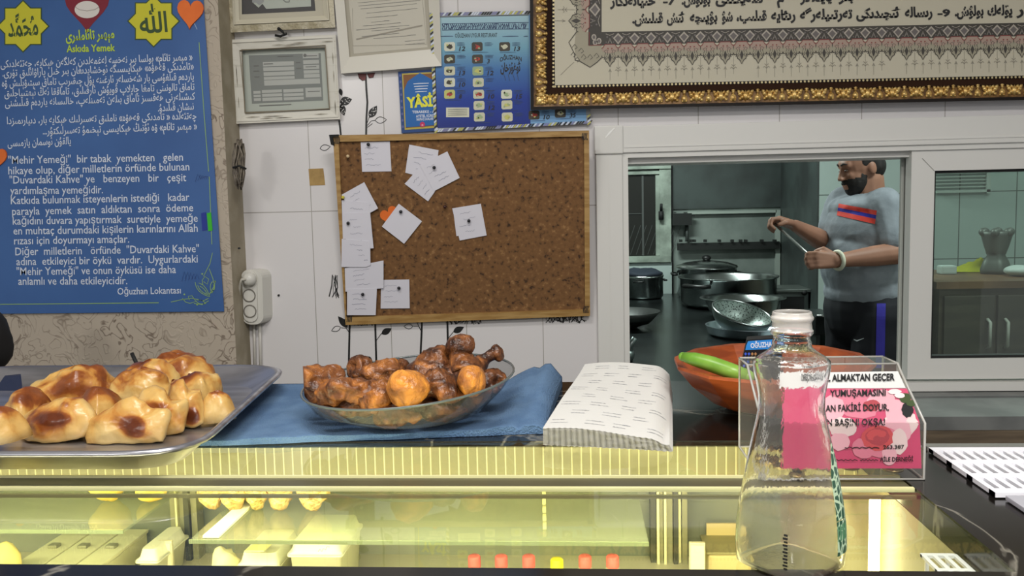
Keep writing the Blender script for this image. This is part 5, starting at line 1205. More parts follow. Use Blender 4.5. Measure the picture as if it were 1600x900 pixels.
for k, a in enumerate(((1328, 622, 34, 14, 2), (1378, 625, 22, 17, 1), (1345, 640, 28, 14, 2), (1362, 634, 14, 9, 8), (1300, 640, 20, 22, 1), (1316, 668, 22, 16, 7), (1408, 662, 26, 22, 7), (1402, 645, 18, 20, 1), (1396, 676, 30, 22, 1), (1378, 690, 28, 26, 2), (1312, 690, 16, 14, 1), (1404, 690, 14, 20, 7), (1350, 700, 20, 16, 2), (1390, 712, 12, 16, 1),
                       (1371, 684, 25, 20, 3), (1371, 682, 18, 14, 8), (1368, 680, 14, 9, 3), (1373, 687, 9, 7, 8), (1378, 678, 7, 5, 3), (1414, 622, 9, 8, 5), (1418, 640, 9, 12, 6), (1406, 618, 8, 4, 7), (1398, 612, 10, 4, 7), (1424, 630, 8, 5, 5))):
    petal(a[0], a[1], a[2], a[3], .0004+.00005*k, a[4], k)
text(bm, 'GÖNÜL ALMAKTAN GEÇER', (1258, 596), (1398, 594), DSG, size=15, off=.002, mi=6, bold=.03)
text(bm, 'YUMUŞAMASINI', (1297, 619.5), (1384, 618), DSG, size=14.5, off=.002, mi=6, bold=.022)
text(bm, 'AN FAKİRİ DOYUR,', (1290, 643), (1389, 641), DSG, size=14.5, off=.002, mi=6, bold=.022)
text(bm, 'N BAŞINI OKŞA!', (1292, 665), (1383, 664), DSG, size=14.5, off=.002, mi=6, bold=.022)
text(bm, '263.387', (1380, 701.5), (1413, 701), DSG, size=8.5, off=.002, mi=6, bold=.02)
text(bm, 'AİLE DERNEĞİ', (1375, 721), (1427, 720.5), DSG, size=9.5, off=.002, mi=6, bold=.02)
for x0_, x1_, y in ((1320, 1374, 699.5), (1302, 1340, 719), (1344, 1372, 719)): stroke(bm, [(x0_+(x1_-x0_)*i/14, y+1.2*math.sin(i*2.4)) for i in range(15)], 1.4, DSG, .002, 6)
obj('sign', bm, m_roses, db, recalc=False)
# coins and notes at the bottom of the box
bm = BM(); random.seed(9)
for k in range(26):
    x, y = random.uniform(XA+.01, XB-.01), random.uniform(.94, 1.05); lathe(bm, [(.0001, 0), (.010, 0), (.010, .002), (.0001, .002)], (x, y, ZT+.0025+.0021*(k % 4)), 14)
obj('coins', bm, M('coin_brass', (170, 150, 96), .3, .8), db).__setitem__('kind', 'stuff')
# ---- the bottle
BX = P(1240, 800, .705); kb = ppm(BX); zb = lambda y: P(1240, y, .705).z
bc = Vector((BX.x-.0008, .712, 0))
PR = [(898, .80), (893, .93), (880, 1.0), (850, 1.02), (820, 1.0), (790, .955), (760, .89), (720, .80), (690, .725), (660, .645), (640, .60), (620, .605), (600, .645), (585, .685), (572, .70), (565, .69), (558, .60), (551, .47), (545, .385), (541, .365), (536, .37), (531, .345), (527, .345), (522, .40), (518, .40), (515, .375), (505, .365), (500, .40), (497, .405), (494, .375), (491, .37), (488, .36)]
def brad(y): return np.interp(-y, [-p[0] for p in PR], [p[1] for p in PR])*80/kb
def sq(a, y):
    n = np.interp(y, [545, 575, 640, 760, 900], [2, 2.9, 3.0, 3.6, 4.0]); a2 = a-.70
    return (1/((abs(math.cos(a2))**n+abs(math.sin(a2))**n)**(1/n)))/np.interp(n, [2, 4], [1, 1.15])
def bpt(a, y, off=0, sc_=1):
    r_ = brad(y)*sc_*sq(a, y)+off; return Vector((bc.x+r_*math.cos(a), bc.y+r_*math.sin(a), max(zb(y), ZT+.0012)))
bt = thing('bottle', 'clear waisted plastic bottle without cap, some water left, at the counter front', 'bottle', (bc.x, bc.y, ZT))
ys = [898, 895, 890, 880, 865, 850, 835, 820, 805, 790, 775, 760, 740, 720, 705, 690, 675, 660, 650, 640, 630, 620, 610, 600, 592, 585, 578, 572, 568, 565, 561, 558, 554, 551, 548, 545, 543, 541, 538.5, 536, 533, 531, 529, 527, 524.5, 522, 520, 518]
ys2 = [518, 516.5, 515, 510, 505, 502, 500, 498.5, 497, 495.5, 494, 491, 488]
NA = 64
bm = BM(); loft(bm, [[bpt(2*PI*k/NA, y) for k in range(NA)] for y in ys]+[[bpt(2*PI*k/NA, y, -.0011)+Vector((0, 0, .0012 if y > 890 else 0)) for k in range(NA)] for y in ys[::-1]], True, True)
mbt = bpy.data.materials.new('clear_plastic'); mbt.use_nodes = True; b_ = mbt.node_tree.nodes['Principled BSDF']; b_.inputs['Transmission Weight'].default_value = 1; b_.inputs['Roughness'].default_value = .03; b_.inputs['IOR'].default_value = 1.42; b_.inputs['Base Color'].default_value = (.985, .98, .97, 1)
n_ = mbt.node_tree.nodes.new('ShaderNodeTexNoise'); n_.inputs['Scale'].default_value = 28; bp_ = mbt.node_tree.nodes.new('ShaderNodeBump'); bp_.inputs['Strength'].default_value = .008; bp_.inputs['Distance'].default_value = .01; mbt.node_tree.links.new(n_.outputs['Fac'], bp_.inputs['Height']); mbt.node_tree.links.new(bp_.outputs[0], b_.inputs['Normal'])
obj('bottle_body', bm, mbt, bt)
bm = BM(); loft(bm, [[bpt(2*PI*k/NA, y) for k in range(NA)] for y in ys2]+[[bpt(2*PI*k/NA, y, 0, .86) for k in range(NA)] for y in ys2[::-1]], False, False)
obj('bottle_neck', bm, thin_glass('frosted_neck', (.92, .9, .88), 1.45, .12, haze=.32, hazecol=(.92, .89, .85)), bt)
bm = BM(); wy = [897, 893, 885, 870, 850, 830, 810, 797]
loft(bm, [[bpt(2*PI*k/NA, y, 0, .965)+Vector((0, 0, .001)) for k in range(NA)] for y in wy], True, True)
mwat = bpy.data.materials.new('water'); mwat.use_nodes = True; nt = mwat.node_tree; nt.nodes.clear(); o_ = nt.nodes.new('ShaderNodeOutputMaterial'); g_ = nt.nodes.new('ShaderNodeBsdfRefraction'); g_.inputs['IOR'].default_value = 1.035; g_.inputs['Color'].default_value = (.97, .98, .95, 1); g_.inputs['Roughness'].default_value = .02
gg = nt.nodes.new('ShaderNodeBsdfGlossy'); gg.inputs['Roughness'].default_value = .03; fr = nt.nodes.new('ShaderNodeFresnel'); fr.inputs[0].default_value = 1.33; mx_ = nt.nodes.new('ShaderNodeMixShader'); nt.links.new(fr.outputs[0], mx_.inputs[0]); nt.links.new(g_.outputs[0], mx_.inputs[1]); nt.links.new(gg.outputs[0], mx_.inputs[2]); nt.links.new(mx_.outputs[0], o_.inputs[0])
mwat = thin_glass('still_water', (.97, .98, .95), 1.33, .03, haze=.10, hazecol=(.9, .9, .82))
obj('water', bm, mwat, bt, label='shallow water in the bottle')
# green leaf-pattern label wrapped on the right hand edge
mlb, nt, b, L, N = node_mat('leaf_label')
tc = N('ShaderNodeTexCoord'); v = N('ShaderNodeTexVoronoi'); v.feature = 'DISTANCE_TO_EDGE'; v.inputs['Scale'].default_value = 190; mp = N('ShaderNodeMapping'); mp.inputs['Scale'].default_value = (1, 1, .6); L(tc.outputs['Object'], mp.inputs[0]); L(mp.outputs[0], v.inputs['Vector'])
r = N('ShaderNodeValToRGB'); r.color_ramp.interpolation = 'CONSTANT'; r.color_ramp.elements[0].color = lin((190, 214, 180)); r.color_ramp.elements[1].position = .10; r.color_ramp.elements[1].color = lin((40, 86, 62)); L(v.outputs['Distance'], r.inputs[0]); L(r.outputs[0], b.inputs['Base Color']); b.inputs['Roughness'].default_value = .4
def patch(bm, a0, a1, y0, y1, n=5, m=18, taper=0, mi=0):
    g = []
    for j in range(m+1):
        t = j/m; y = y0+(y1-y0)*t; wv = 1 if not taper else min(1, .15+t*taper)
        g.append([bm.verts.new(bpt(a0+(a1-a0)*(.5+(q/n-.5)*wv), y, .0004)) for q in range(n+1)])
    for j in range(m):
        for q in range(n): bm.faces.new((g[j][q], g[j][q+1], g[j+1][q+1], g[j+1][q])).material_index = mi
bm = BM(); patch(bm, -.62, -.12, 690, 805, taper=2.2); patch(bm, -.62, -.16, 806, 858, mi=0)
patch(bm, -.60, -.18, 812, 836, mi=1)
obj('leaf_label', bm, [mlb, pink('label_band', (86, 140, 100))], bt)
bm = BM()
for k in range(11): patch(bm, -1.93-.02*(k % 2), -1.86, 812+k*5, 815+k*5, 1, 1)
obj('date_print', bm, i_black, bt)
# ---- white slotted rack on the marble
m_rack = M('white_rack', (244, 244, 250), .4)
rx0, rx1, ry0, ry1 = .417, 1.35, .872, 1.036
bm = BM(); zr = ZT+.0015
for k in range(4):
    y = ry0+(ry1-ry0-.014)*k/3; box(bm, rx0, rx1, y, y+.014, zr, zr+.005)
k = 0
x = rx0
while x < rx1: box(bm, x, x+.0058, ry0+.001, ry1-.001, zr, zr+.0048); x += .0112
obj('slotted_rack', bm, m_rack, label='white slotted rack lying on the black marble at the right', cat='rack')
bm = BM(); box(bm, P(1567, 792, .87).x, 1.35, .62, .866, ZT+.001, ZT+.006, bev=.001)
obj('side_tray', bm, M('pale_grey_tray', (176, 176, 184), .4), label='flat pale grey tray at the right picture edge in front of the slotted rack', cat='tray')
bm = BM(); box(bm, .42, 1.4, 1.047, 1.062, ZT-.03, ZT+.004); box(bm, .42, 1.4, 1.066, 1.075, ZT-.03, ZT-.002)
obj('edge_rail', bm, M('brushed_rail', (170, 170, 164), .35, .6), label='brushed metal rail along the back of the marble behind the slotted rack', cat='rail')
# ================================================================== KITCHEN THINGS
ZK = .88
m_ss = M('stainless', (176, 180, 178), .22, 1.0, c2=(140, 144, 142), nscale=4)
m_ssd = M('worn_table_steel', (78, 84, 84), .24, .9, c2=(56, 60, 60), nscale=3)
m_sst = M('steel_dull', (120, 128, 126), .38, .9)
kt = thing('steel_table', 'long dark stainless steel kitchen table carrying pots behind the window', 'table', (.55, 4.0, 0))
xr_ = .98
bm = BM(); box(bm, -.9, xr_, 2.75, YB-.06, ZK-.04, ZK, bev=.004); obj('table_top', bm, m_ssd, kt)
for x, y in ((-.85, 2.8), (xr_-.05, 2.8), (-.85, YB-.12), (xr_-.05, YB-.12)):
    bm = BM(); box(bm, x, x+.04, y, y+.04, 0, ZK-.04); obj('leg', bm, m_sst, kt)
def pot(name, label, cx, ybase, wpx, htop, lid=None, prof=None, mat=m_ss, z=ZK, cat='pot', handles=(), thick=.004, seg=48):
    c = Pz(cx, ybase, z); k = ppm(c); R_ = wpx/k/2; zt = P(cx, htop, c.y).z-z
    t = thing(name, label, cat, (c.x, c.y, z))
    pr = prof or [(.9, 0), (.98, .06), (1, .15), (1, .96), (1.03, 1.0)]
    bm = BM(); pts = [(r_*R_, h*zt) for r_, h in pr]; inn = [(max(r_-thick, .002), max(h, thick)) for r_, h in pts[::-1]]
    lathe(bm, [(.0005, 0)]+pts+inn+[(.0005, thick)], c, seg); obj('pot_body', bm, mat, t)
    for a in handles:
        d = Vector((math.cos(a), math.sin(a), 0)); s_ = Vector((-d.y, d.x, 0)); b_ = c+d*R_*.99+Vector((0, 0, zt*.78)); w_ = R_*.26
        bm = BM(); tube(bm, [b_+s_*w_, b_+s_*w_*.95+d*R_*.16, b_-s_*w_*.95+d*R_*.16, b_-s_*w_], R_*.045, 8); obj('handle', bm, M('handle_black', (22, 22, 22), .4), t)
    return t, c, R_, zt, k
pot('cooking_pot', 'largest wide steel cooking pot on the kitchen table', 1137, 478, 150, 431, prof=[(.78, 0), (.9, .05), (.97, .2), (.985, .92), (1.02, .96), (1.03, 1.0)], handles=(-2.35,))
t, c, R_, zt, k = pot('lidded_pot', 'lidded steel pot behind the largest pot', 1104, 463, 92, 417, handles=(PI, 0))
bm = BM(); lathe(bm, [(R_*1.04, 0), (R_*1.0, .01), (R_*.7, .03), (R_*.1, .045), (.0005, .046)], c+Vector((0, 0, zt+.001)), 40); obj('lid', bm, m_ss, t)
bm = BM(); ball(bm, c+Vector((0, 0, zt+.06)), (.03, .03, .02)); obj('lid_knob', bm, M('handle_black'), t)
t, c, R_, zt, k = pot('steel_pot', 'shiny steel pot with a dark cloth on top at the left of the table', 1006, 466, 60, 430, prof=[(.9, 0), (1, .12), (1.0, .9), (1.05, 1)], handles=(.1, -1.9))
bm = BM(); ball(bm, c+Vector((0, 0, zt+.012)), (R_*.98, R_*.98, .035), 26, 12); jitter(bm, .02, 14, 4); obj('dark_cloth', bm, M('navy_cloth', (28, 36, 48), .8), label='dark cloth bunched in the rim of the shiny pot at the table left', cat='cloth')
t, c, R_, zt, k = pot('steel_basin', 'wide steel basin standing behind the sieve bowl', 1160, 496, 122, 464, prof=[(.62, 0), (.72, .08), (.86, .45), (.95, .92), (1.06, 1.0), (1.08, .97)], thick=.003)
t, c, R_, zt, k = pot('round_tray', 'low round aluminium tray under the sieve bowl', 1176, 523, 142, 507, prof=[(.9, 0), (.97, .3), (1, .9), (1.02, 1)], mat=M('bright_aluminium', (196, 206, 214), .25, .9), thick=.004)
tray_c, tray_k = c, k
# sieve bowl tilted towards us
m_sv, nt, b, L, N = node_mat('sieve_mesh')
tc = N('ShaderNodeTexCoord'); v = N('ShaderNodeTexVoronoi'); v.inputs['Scale'].default_value = 110; L(tc.outputs['Object'], v.inputs['Vector']); r = N('ShaderNodeValToRGB'); r.color_ramp.elements[0].position = .2; r.color_ramp.elements[0].color = lin((30, 36, 34)); r.color_ramp.elements[1].position = .45; r.color_ramp.elements[1].color = lin((170, 182, 176)); L(v.outputs['Distance'], r.inputs[0]); L(r.outputs[0], b.inputs['Base Color']); b.inputs['Metallic'].default_value = .5; b.inputs['Roughness'].default_value = .4
sc_ = P(1160, 489, tray_c.y-.06); ks = ppm(sc_); R_ = 47/ks
sv = thing('sieve_bowl', 'tilted perforated steel sieve bowl on the round tray', 'sieve', sc_+Vector((0, 0, -.09)))
rot = Matrix.Rotation(math.radians(-15), 3, 'Y') @ Matrix.Rotation(math.radians(14), 3, 'X'); rot = Matrix.Rotation(math.radians(14), 3, 'Y') @ Matrix.Rotation(math.radians(16), 3, 'X')
def hemi(R_, d=0):
    bm = BM(); lathe(bm, [(.0005, -R_*.72)]+[(R_*math.sin(a), -R_*.72*math.cos(a)) for a in [k*PI/2/10 for k in range(1, 11)]], (0, 0, 0), 36); return bm
bm = hemi(R_); 
for v_ in bm.verts: v_.co = rot @ v_.co+sc_
obj('sieve_outer', bm, M('sieve_steel', (150, 162, 158), .3, .7), sv)
bm = hemi(R_*.965)
for v_ in bm.verts: v_.co = rot @ v_.co+sc_+Vector((0, 0, .004))
obj('sieve_lining', bm, m_sv, sv)
bm = BM(); pts = [rot @ Vector((R_*math.cos(a), R_*math.sin(a), 0))+sc_ for a in [2*PI*q/32 for q in range(33)]]; tube(bm, pts, .006, 6, caps=False); obj('sieve_rim', bm, m_ss, sv)
bm = BM(); prism(bm, [P(x, y, tray_c.y-.1) for x, y in ((1211, 497), (1226, 490), (1226, 512), (1209, 512))], Vector((0, .06, .0))); obj('white_container', bm, M('white_tub', (206, 212, 216), .4), label='white tub edge beside the sieve bowl behind the bottle neck', cat='tub')
wk_ = Pz(975, 512, ZK)
bm = BM(); lathe(bm, [(.0005, .0), (.07, .004), (.13, .03), (.18, .085), (.186, .085), (.13, .024), (.0005, .006)], wk_, 36); obj('wok', bm, M('wok_iron', (34, 36, 34), .4, .5), label='dark iron wok at the left edge of the kitchen table', cat='wok')
tp_ = Pz(984, 566, ZK); bm = BM(); tube(bm, [tp_, tp_+Vector((.0, -.02, .07)), tp_+Vector((.02, -.02, .10))], .012, 8); ball(bm, tp_+Vector((-.01, 0, .03)), (.03, .04, .03)); obj('ladle', bm, m_sst, label='metal ladle end at the left edge behind the paper stack', cat='ladle')
# white board under the little window, steel stove box, rails
bm = BM(); wallbox(bm, 960, 410, 1049, 462, YB-.02, .02); obj('backsplash_board', bm, M('white_board', (170, 182, 178), .4), label='white board under the small kitchen window', cat='board')
st = thing('stove', 'grey steel stove with a dark oven opening right of the big pots', 'stove', (P(1240, 470, 5.5).x, 5.5, 0))
a, c = P(1214, 452, 5.38), P(1264, 452, 5.38)
bm = BM(); box(bm, a.x, c.x, 5.38, 5.66, 0, a.z-.02, bev=.006); obj('stove_body', bm, m_sst, st)
bm = BM(); box(bm, a.x-.02, c.x+.01, 5.36, 5.67, a.z-.02, a.z, bev=.004); obj('stove_top', bm, M('stove_grey', (104, 110, 106), .4, .6), st)
o0, o1 = P(1220, 464, 5.379), P(1256, 480, 5.379); bm = BM(); box(bm, o0.x, o1.x, 5.372, 5.379, o1.z-.3, o0.z); obj('oven_door', bm, m_blackgap, st)
bm = BM(); ball(bm, P(1257, 457, 5.37), .018, 10, 8); obj('stove_knob', bm, m_blackgap, st)
bm = BM(); wallbox(bm, 1058, 377, 1217, 391, YB-.03, .03)
kr = thing('wall_rail', 'long dark wall rail with small hooks above the pots', 'rail', P(1137, 391, YB-.05)); obj('rail_bar', bm, M('rail_black', (22, 24, 22), .5), kr)
bm = BM()
for x in (1061, 1077, 1082, 1099, 1121, 1141, 1154, 1162, 1187, 1207): wallbox(bm, x, 374, x+4, 378, YB-.03, .05)
obj('rail_hooks', bm, M('rail_black'), kr)
cbx = thing('control_box', 'black electrical control box on the kitchen back wall by the small window', 'control box', P(1064, 352, YB-.05))
bm = BM(); wallbox(bm, 1050, 333, 1079.5, 352, YB-.03, .05); obj('box_case', bm, M('rail_black'), cbx)
bm = BM(); wallbox(bm, 1079.5, 335.5, 1085, 338, YB-.04, .02); wallbox(bm, 1053, 331.5, 1056, 333, YB-.04, .02); wallbox(bm, 1068, 331.5, 1073, 333, YB-.04, .02); obj('box_switch', bm, M('rail_black'), cbx)
bm = BM(); tube(bm, [P(1073, 352, YB-.03), P(1073.5, 365, YB-.03), P(1073, 377, YB-.04)], .012, 6); obj('box_cable', bm, M('cable_grey', (60, 64, 62), .5), cbx)
# drawer handle like bar near the man's hip
bm = BM(); a, c = P(1272, 494, 4.3), P(1310, 494, 4.3); box(bm, a.x, c.x, 4.28, 4.6, a.z-.09, a.z, bev=.004)
wb = thing('work_bench', 'narrow dark work bench edge behind the man', 'bench', ((a.x+c.x)/2, 4.4, 0)); obj('bench_top', bm, M('bench_dark', (48, 52, 52), .4, .5), wb)
bm = BM(); tube(bm, [P(1276, 494, 4.26), P(1304, 494, 4.26), P(1309, 499, 4.26)], .008, 8); obj('bench_bar', bm, m_ss, wb)
for x in (a.x+.01, c.x-.03):
    bm = BM(); box(bm, x, x+.02, 4.3, 4.55, 0, a.z-.09); obj('leg', bm, m_sst, wb)
# right hand side, seen through the sliding pane
YC = 3.75
kc = thing('kitchen_cabinet', 'low dark wooden kitchen cabinet seen through the sliding pane', 'cabinet', (P(1560, 500, YC).x, YC+.3, 0))
a, c = P(1468, 440, YC), P(1690, 440, YC); mcab = M('cabinet_brown', (82, 74, 60), .5, c2=(68, 60, 48), nscale=5, stretch=(1, 1, 6))
bm = BM(); box(bm, a.x, c.x, YC, YC+.62, 0, a.z-.03); obj('cabinet_body', bm, mcab, kc)
bm = BM(); box(bm, a.x-.02, c.x, YC-.02, YC+.64, a.z-.03, a.z); obj('cabinet_top', bm, M('brown_worktop', (112, 82, 54), .4, c2=(92, 66, 44), nscale=6), kc)
sx = P(1554, 480, YC).x
for x0_, x1_ in ((a.x+.015, sx-.006), (sx+.006, c.x-.02)):
    bm = BM(); box(bm, x0_, x1_, YC-.018, YC-.001, .1, a.z-.06, bev=.004); d_ = obj('cabinet_door', bm, M('cabinet_door_wood', (70, 64, 54), .5, c2=(56, 52, 44), nscale=5, stretch=(1, 1, 6)), kc)
    hx = x1_-.03 if x0_ < sx else x0_+.03; hz = P(1552, 520, YC).z; bm = BM(); tube(bm, [(hx, YC-.02, hz-.06), (hx, YC-.045, hz-.05), (hx, YC-.045, hz+.05), (hx, YC-.02, hz+.06)], .007, 8)
    h_ = obj('handle', bm, M('pale_handle', (170, 170, 160), .4), kc); h_.parent = d_
ztop = a.z
def on(x, y): return Pz(x, y, ztop)
q = Pz(1528, 424, ztop); kq = FPX/(q-CAM).dot(_f)
bm = BM(); g = {}
for i in range(25):
    for j in range(13):
        u, v = i/24*2-1, j/12*2-1; d_ = u*u+v*v
        g[i, j] = bm.verts.new(q+Vector((u*.13*(1+.2*noise.noise(Vector((v*2, 3, 1)))), v*.08, .004+.07*max(0, 1-d_)*(.6+.7*noise.noise(Vector((u*2.5, v*2.5, 4)))))))
for i in range(24):
    for j in range(12): bm.faces.new((g[i, j], g[i+1, j], g[i+1, j+1], g[i, j+1])).smooth = True
r_ = bmesh.ops.solidify(bm, geom=bm.faces[:], thickness=.003); obj('yellow_cloth', bm, M('yellow_cloth', (206, 206, 40), .8), label='crumpled yellow cloth on the brown cabinet top', cat='cloth')
q = Pz(1479, 428, ztop); bm = BM(); box(bm, q.x-.035, q.x+.035, q.y-.03, q.y+.03, ztop, ztop+.04, bev=.008); obj('white_block', bm, M('white_block', (180, 190, 184), .5), label='small white tub at the left end of the brown cabinet top', cat='tub')
q = P(1556, 411, YC+.35); q.z = ztop; kq = ppm(q)
gr = thing('meat_grinder', 'grey crown-topped metal kitchen device standing on the brown cabinet', 'kitchen device', q)
s_ = 1/kq; hh = P(1556, 361, q.y).z-ztop
bm = BM(); lathe(bm, [(.0005, 0), (20*s_, 0), (21*s_, .1*hh), (17*s_, .3*hh), (12*s_, .44*hh), (14*s_, .5*hh)], q, 24, shape=lambda a_, i: 1+.12*math.cos(4*a_)); obj('device_base', bm, M('device_grey', (96, 100, 94), .45, .4), gr)
bm = BM(); lathe(bm, [(14*s_, .5*hh), (17*s_, .62*hh), (22*s_, .9*hh), (24*s_, 1.0*hh), (19*s_, .97*hh), (12*s_, .6*hh)], q, 24)
for i, a_ in enumerate(2*PI*k/6 for k in range(6)): ball(bm, q+Vector((20*s_*math.cos(a_), 20*s_*math.sin(a_), hh*.98)), (7*s_, 7*s_, .1*hh), 10, 7)
obj('device_crown', bm, M('device_grey'), gr)
bm = BM(); q = P(1592, 414, YC+.2); ball(bm, Vector((q.x, q.y, ztop+.025)), (.06, .06, .025), 16, 9); obj('white_bowl', bm, M('white_block'), label='white dome of a bowl at the right picture edge on the cabinet', cat='bowl')
vg = thing('wall_vent', 'white louvred vent high on the tiled kitchen wall', 'vent', P(1502, 301, YK-.03))
bm = BM()
for x0_, y0_, x1_, y1_ in ((1461, 262, 1545, 268), (1461, 296, 1545, 302), (1538, 262, 1545, 302)): wallbox(bm, x0_, y0_, x1_, y1_, YK-.002, .03)
obj('vent_frame', bm, M('vent_white', (176, 186, 178), .4), vg)
for k in range(5):
    bm = BM(); wallbox(bm, 1455, 269+k*5.4, 1538, 272.6+k*5.4, YK-.004, .02); obj('slat', bm, M('vent_white'), vg)

# ================================================================== THE MAN
FACE = Vector((-.93, -.37, 0)).normalized(); LEFT = Vector((-FACE.y, FACE.x, 0))*-1
LEFT = Vector((0, 0, 1)).cross(FACE)          # his own left, towards the window
m_skin = M('skin', (160, 114, 92), .55, c2=(148, 104, 84), nscale=9)
m_hair = M('dark_hair', (22, 18, 17), .7, c2=(34, 28, 26), nscale=60)
Y0 = 3.9
neck = P(1357, 307, Y0+.02); head = P(1345, 262, Y0)
kk = ppm(head); u1 = 1/kk
hipC = P(1349, 480, Y0); sh = neck+Vector((0, 0, -.05))
shL, shR = P(1381, 322, Y0-.13), P(1318, 318, Y0+.13)
elL, wrL = P(1399, 396, Y0-.20), P(1308, 407, Y0-.30)
elR, wrR = P(1292, 380, Y0+.06), P(1243, 353, Y0-.06)
chest = P(1349, 364, Y0); belly = P(1344, 420, Y0-.01)
pm = thing('person', 'man in a grey t-shirt with red and blue stripe working in the kitchen', 'person', (hipC.x, hipC.y, 0))
RZ = Matrix.Rotation(math.atan2(FACE.y, FACE.x), 3, 'Z')      # x = forward, y = his left
HF = Vector((-.985, -.17, 0)).normalized(); RH = Matrix.Rotation(math.atan2(HF.y, HF.x), 3, 'Z') @ Matrix.Rotation(math.radians(13), 3, 'Y')
def H(f, l, u): return head+RH @ Vector((f*u1, l*u1, u*u1))     # head space in picture pixels
prim = []
E_ = lambda c, r_, m=RZ: prim.append(('e', c, tuple(x for x in r_), m))
C_ = lambda a, b_, ra, rb: prim.append(('c', a, b_, ra, rb))
# skull, jaw, face
E_(H(-2, 0, 8), (33*u1, 26*u1, 34*u1), RH); E_(H(10, 0, -12), (22*u1, 21*u1, 30*u1), RH); E_(H(16, 0, -28), (13*u1, 14*u1, 12*u1), RH); E_(H(24, 0, 10), (9*u1, 18*u1, 10*u1), RH)
C_(H(31, 0, 4), H(36.5, 0, -9), 3*u1, 4*u1); E_(H(36, 3.5, -10), (3.5*u1, 3*u1, 3*u1), RH); E_(H(36, -3.5, -10), (3.5*u1, 3*u1, 3*u1), RH)
C_(H(30, -5, -21), H(30, 5, -21), 3.2*u1, 3.2*u1); C_(H(29, -4.5, -26), H(29, 4.5, -26), 3.2*u1, 3.2*u1)
for s_ in (-1, 1): C_(H(30, s_*4, 8), H(26, s_*15, 8), 3.2*u1, 3*u1); E_(H(23, s_*11, -7), (6*u1, 6*u1, 6*u1), RH)
for s_ in (-1, 1): E_(H(-5, s_*26, -3), (6.5*u1, 3.5*u1, 10.5*u1), RH)
C_(H(-8, 0, -20), neck+Vector((0, 0, -.06)), .066, .076)
# trunk and legs
E_(chest, (.115, .18, .15)); E_(belly, (.135, .165, .17)); E_(hipC+Vector((0, 0, .0)), (.125, .17, .14))
C_(neck+Vector((0, 0, -.07)), shL, .06, .062); C_(neck+Vector((0, 0, -.07)), shR, .06, .062)
footL, footR = hipC+RZ @ Vector((0, .10, 0)), hipC+RZ @ Vector((-.02, -.10, 0))
for f_, s_ in ((footL, 1), (footR, -1)):
    kn = Vector((f_.x, f_.y, .50))+FACE*.03; an = Vector((f_.x, f_.y, .09))
    C_(f_+Vector((0, 0, -.03)), kn, .092, .062); C_(kn, an, .06, .042); C_(an+Vector((0, 0, -.04)), an+FACE*.16+Vector((0, 0, -.055)), .042, .034)
# arms
C_(shL, elL, .058, .046); C_(elL, elL.lerp(wrL, .35), .047, .044); C_(elL.lerp(wrL, .35), wrL, .044, .028)
C_(shR, elR, .058, .046); C_(elR, elR.lerp(wrR, .35), .047, .044); C_(elR.lerp(wrR, .35), wrR, .044, .027)
# hands: palm, four bent fingers of unequal length, thumb
def hand(w_, fwd, up, side, tip=None):
    """w_ wrist, fwd finger direction, up = back of the hand, side = towards the thumb"""
    fwd, up, side = fwd.normalized(), up.normalized(), side.normalized()
    p0 = w_+fwd*.008; p1 = w_+fwd*.082
    for k, o_ in enumerate((.026, .009, -.009, -.026)): C_(p0+side*o_*.55, p1+side*o_+up*.002-fwd*(.002*abs(k-1)), .018, .0125)
    for k, (o_, L_) in enumerate(((.028, .082), (.0095, .092), (-.0095, .085), (-.027, .066))):
        b_ = p1+side*o_; q1 = b_+fwd*L_*.40-up*L_*.16; q2 = q1-up*L_*.36+fwd*L_*.02; q3 = q2-up*L_*.12-fwd*L_*.26
        C_(b_, q1, .0105, .0098); C_(q1, q2, .0098, .009); C_(q2, q3, .009, .0078)
    t0 = p0+side*.022+fwd*.012; t1 = t0+side*.026+fwd*.030-up*.014; t2 = t1+fwd*.030-up*.018-side*.006
    C_(t0, t1, .016, .0125); C_(t1, t2, .0122, .0095)
    return p1-up*.028
gL = hand(wrL, Vector((-1, -.05, .05)), Vector((-.1, -.9, .25)), Vector((0, .2, 1)))
gR = hand(wrR, Vector((-.9, -.15, .30)), Vector((.2, .35, .9)), Vector((-.1, -.95, .3)))
body = organic(prim, .0052, 3)
# beard = the lower face pushed a little outwards as a child shell
obj('body', body, m_skin, pm, recalc=False)
prim = []
E_(H(-5, 0, 14), (34.5*u1, 28*u1, 33.5*u1), RH); E_(H(-16, 0, 0), (22*u1, 26.5*u1, 26*u1), RH)
hair = organic(prim, .006, 3, .002, 60)
for v_ in list(hair.verts):
    l_ = RH.transposed() @ (v_.co-head); f_, u_ = l_.x/u1, l_.z/u1
    if (f_ > 9 and u_ < 22) or u_ < -22 or (f_ > 6 and u_ < 0): hair.verts.remove(v_)
obj('hair', hair, m_hair, pm)
prim = []
E_(H(11.5, 0, -14), (22*u1, 22*u1, 29*u1), RH); E_(H(17, 0, -29), (14.5*u1, 15.5*u1, 13*u1), RH); C_(H(31, -5, -17.5), H(31, 5, -17.5), 3*u1, 3*u1)
brd = organic(prim, .0052, 2, .0015, 90)
for v_ in list(brd.verts):
    l_ = RH.transposed() @ (v_.co-head); f_, u_, s_ = l_.x/u1, l_.z/u1, abs(l_.y)/u1
    if u_ > -11+max(0, (14-f_))*1.5 or (f_ > 27 and -23 < u_ < -20.5 and s_ < 6) or f_ < -8: brd.verts.remove(v_)
obj('beard', brd, m_hair, pm)
bm = BM()
for s_ in (-1, 1): tube(bm, [H(33, s_*4, 11), H(31.5, s_*9, 13), H(27.5, s_*15, 11)], [1.2*u1, 1.7*u1, 1*u1], 6)
obj('eyebrows', bm, m_hair, pm)
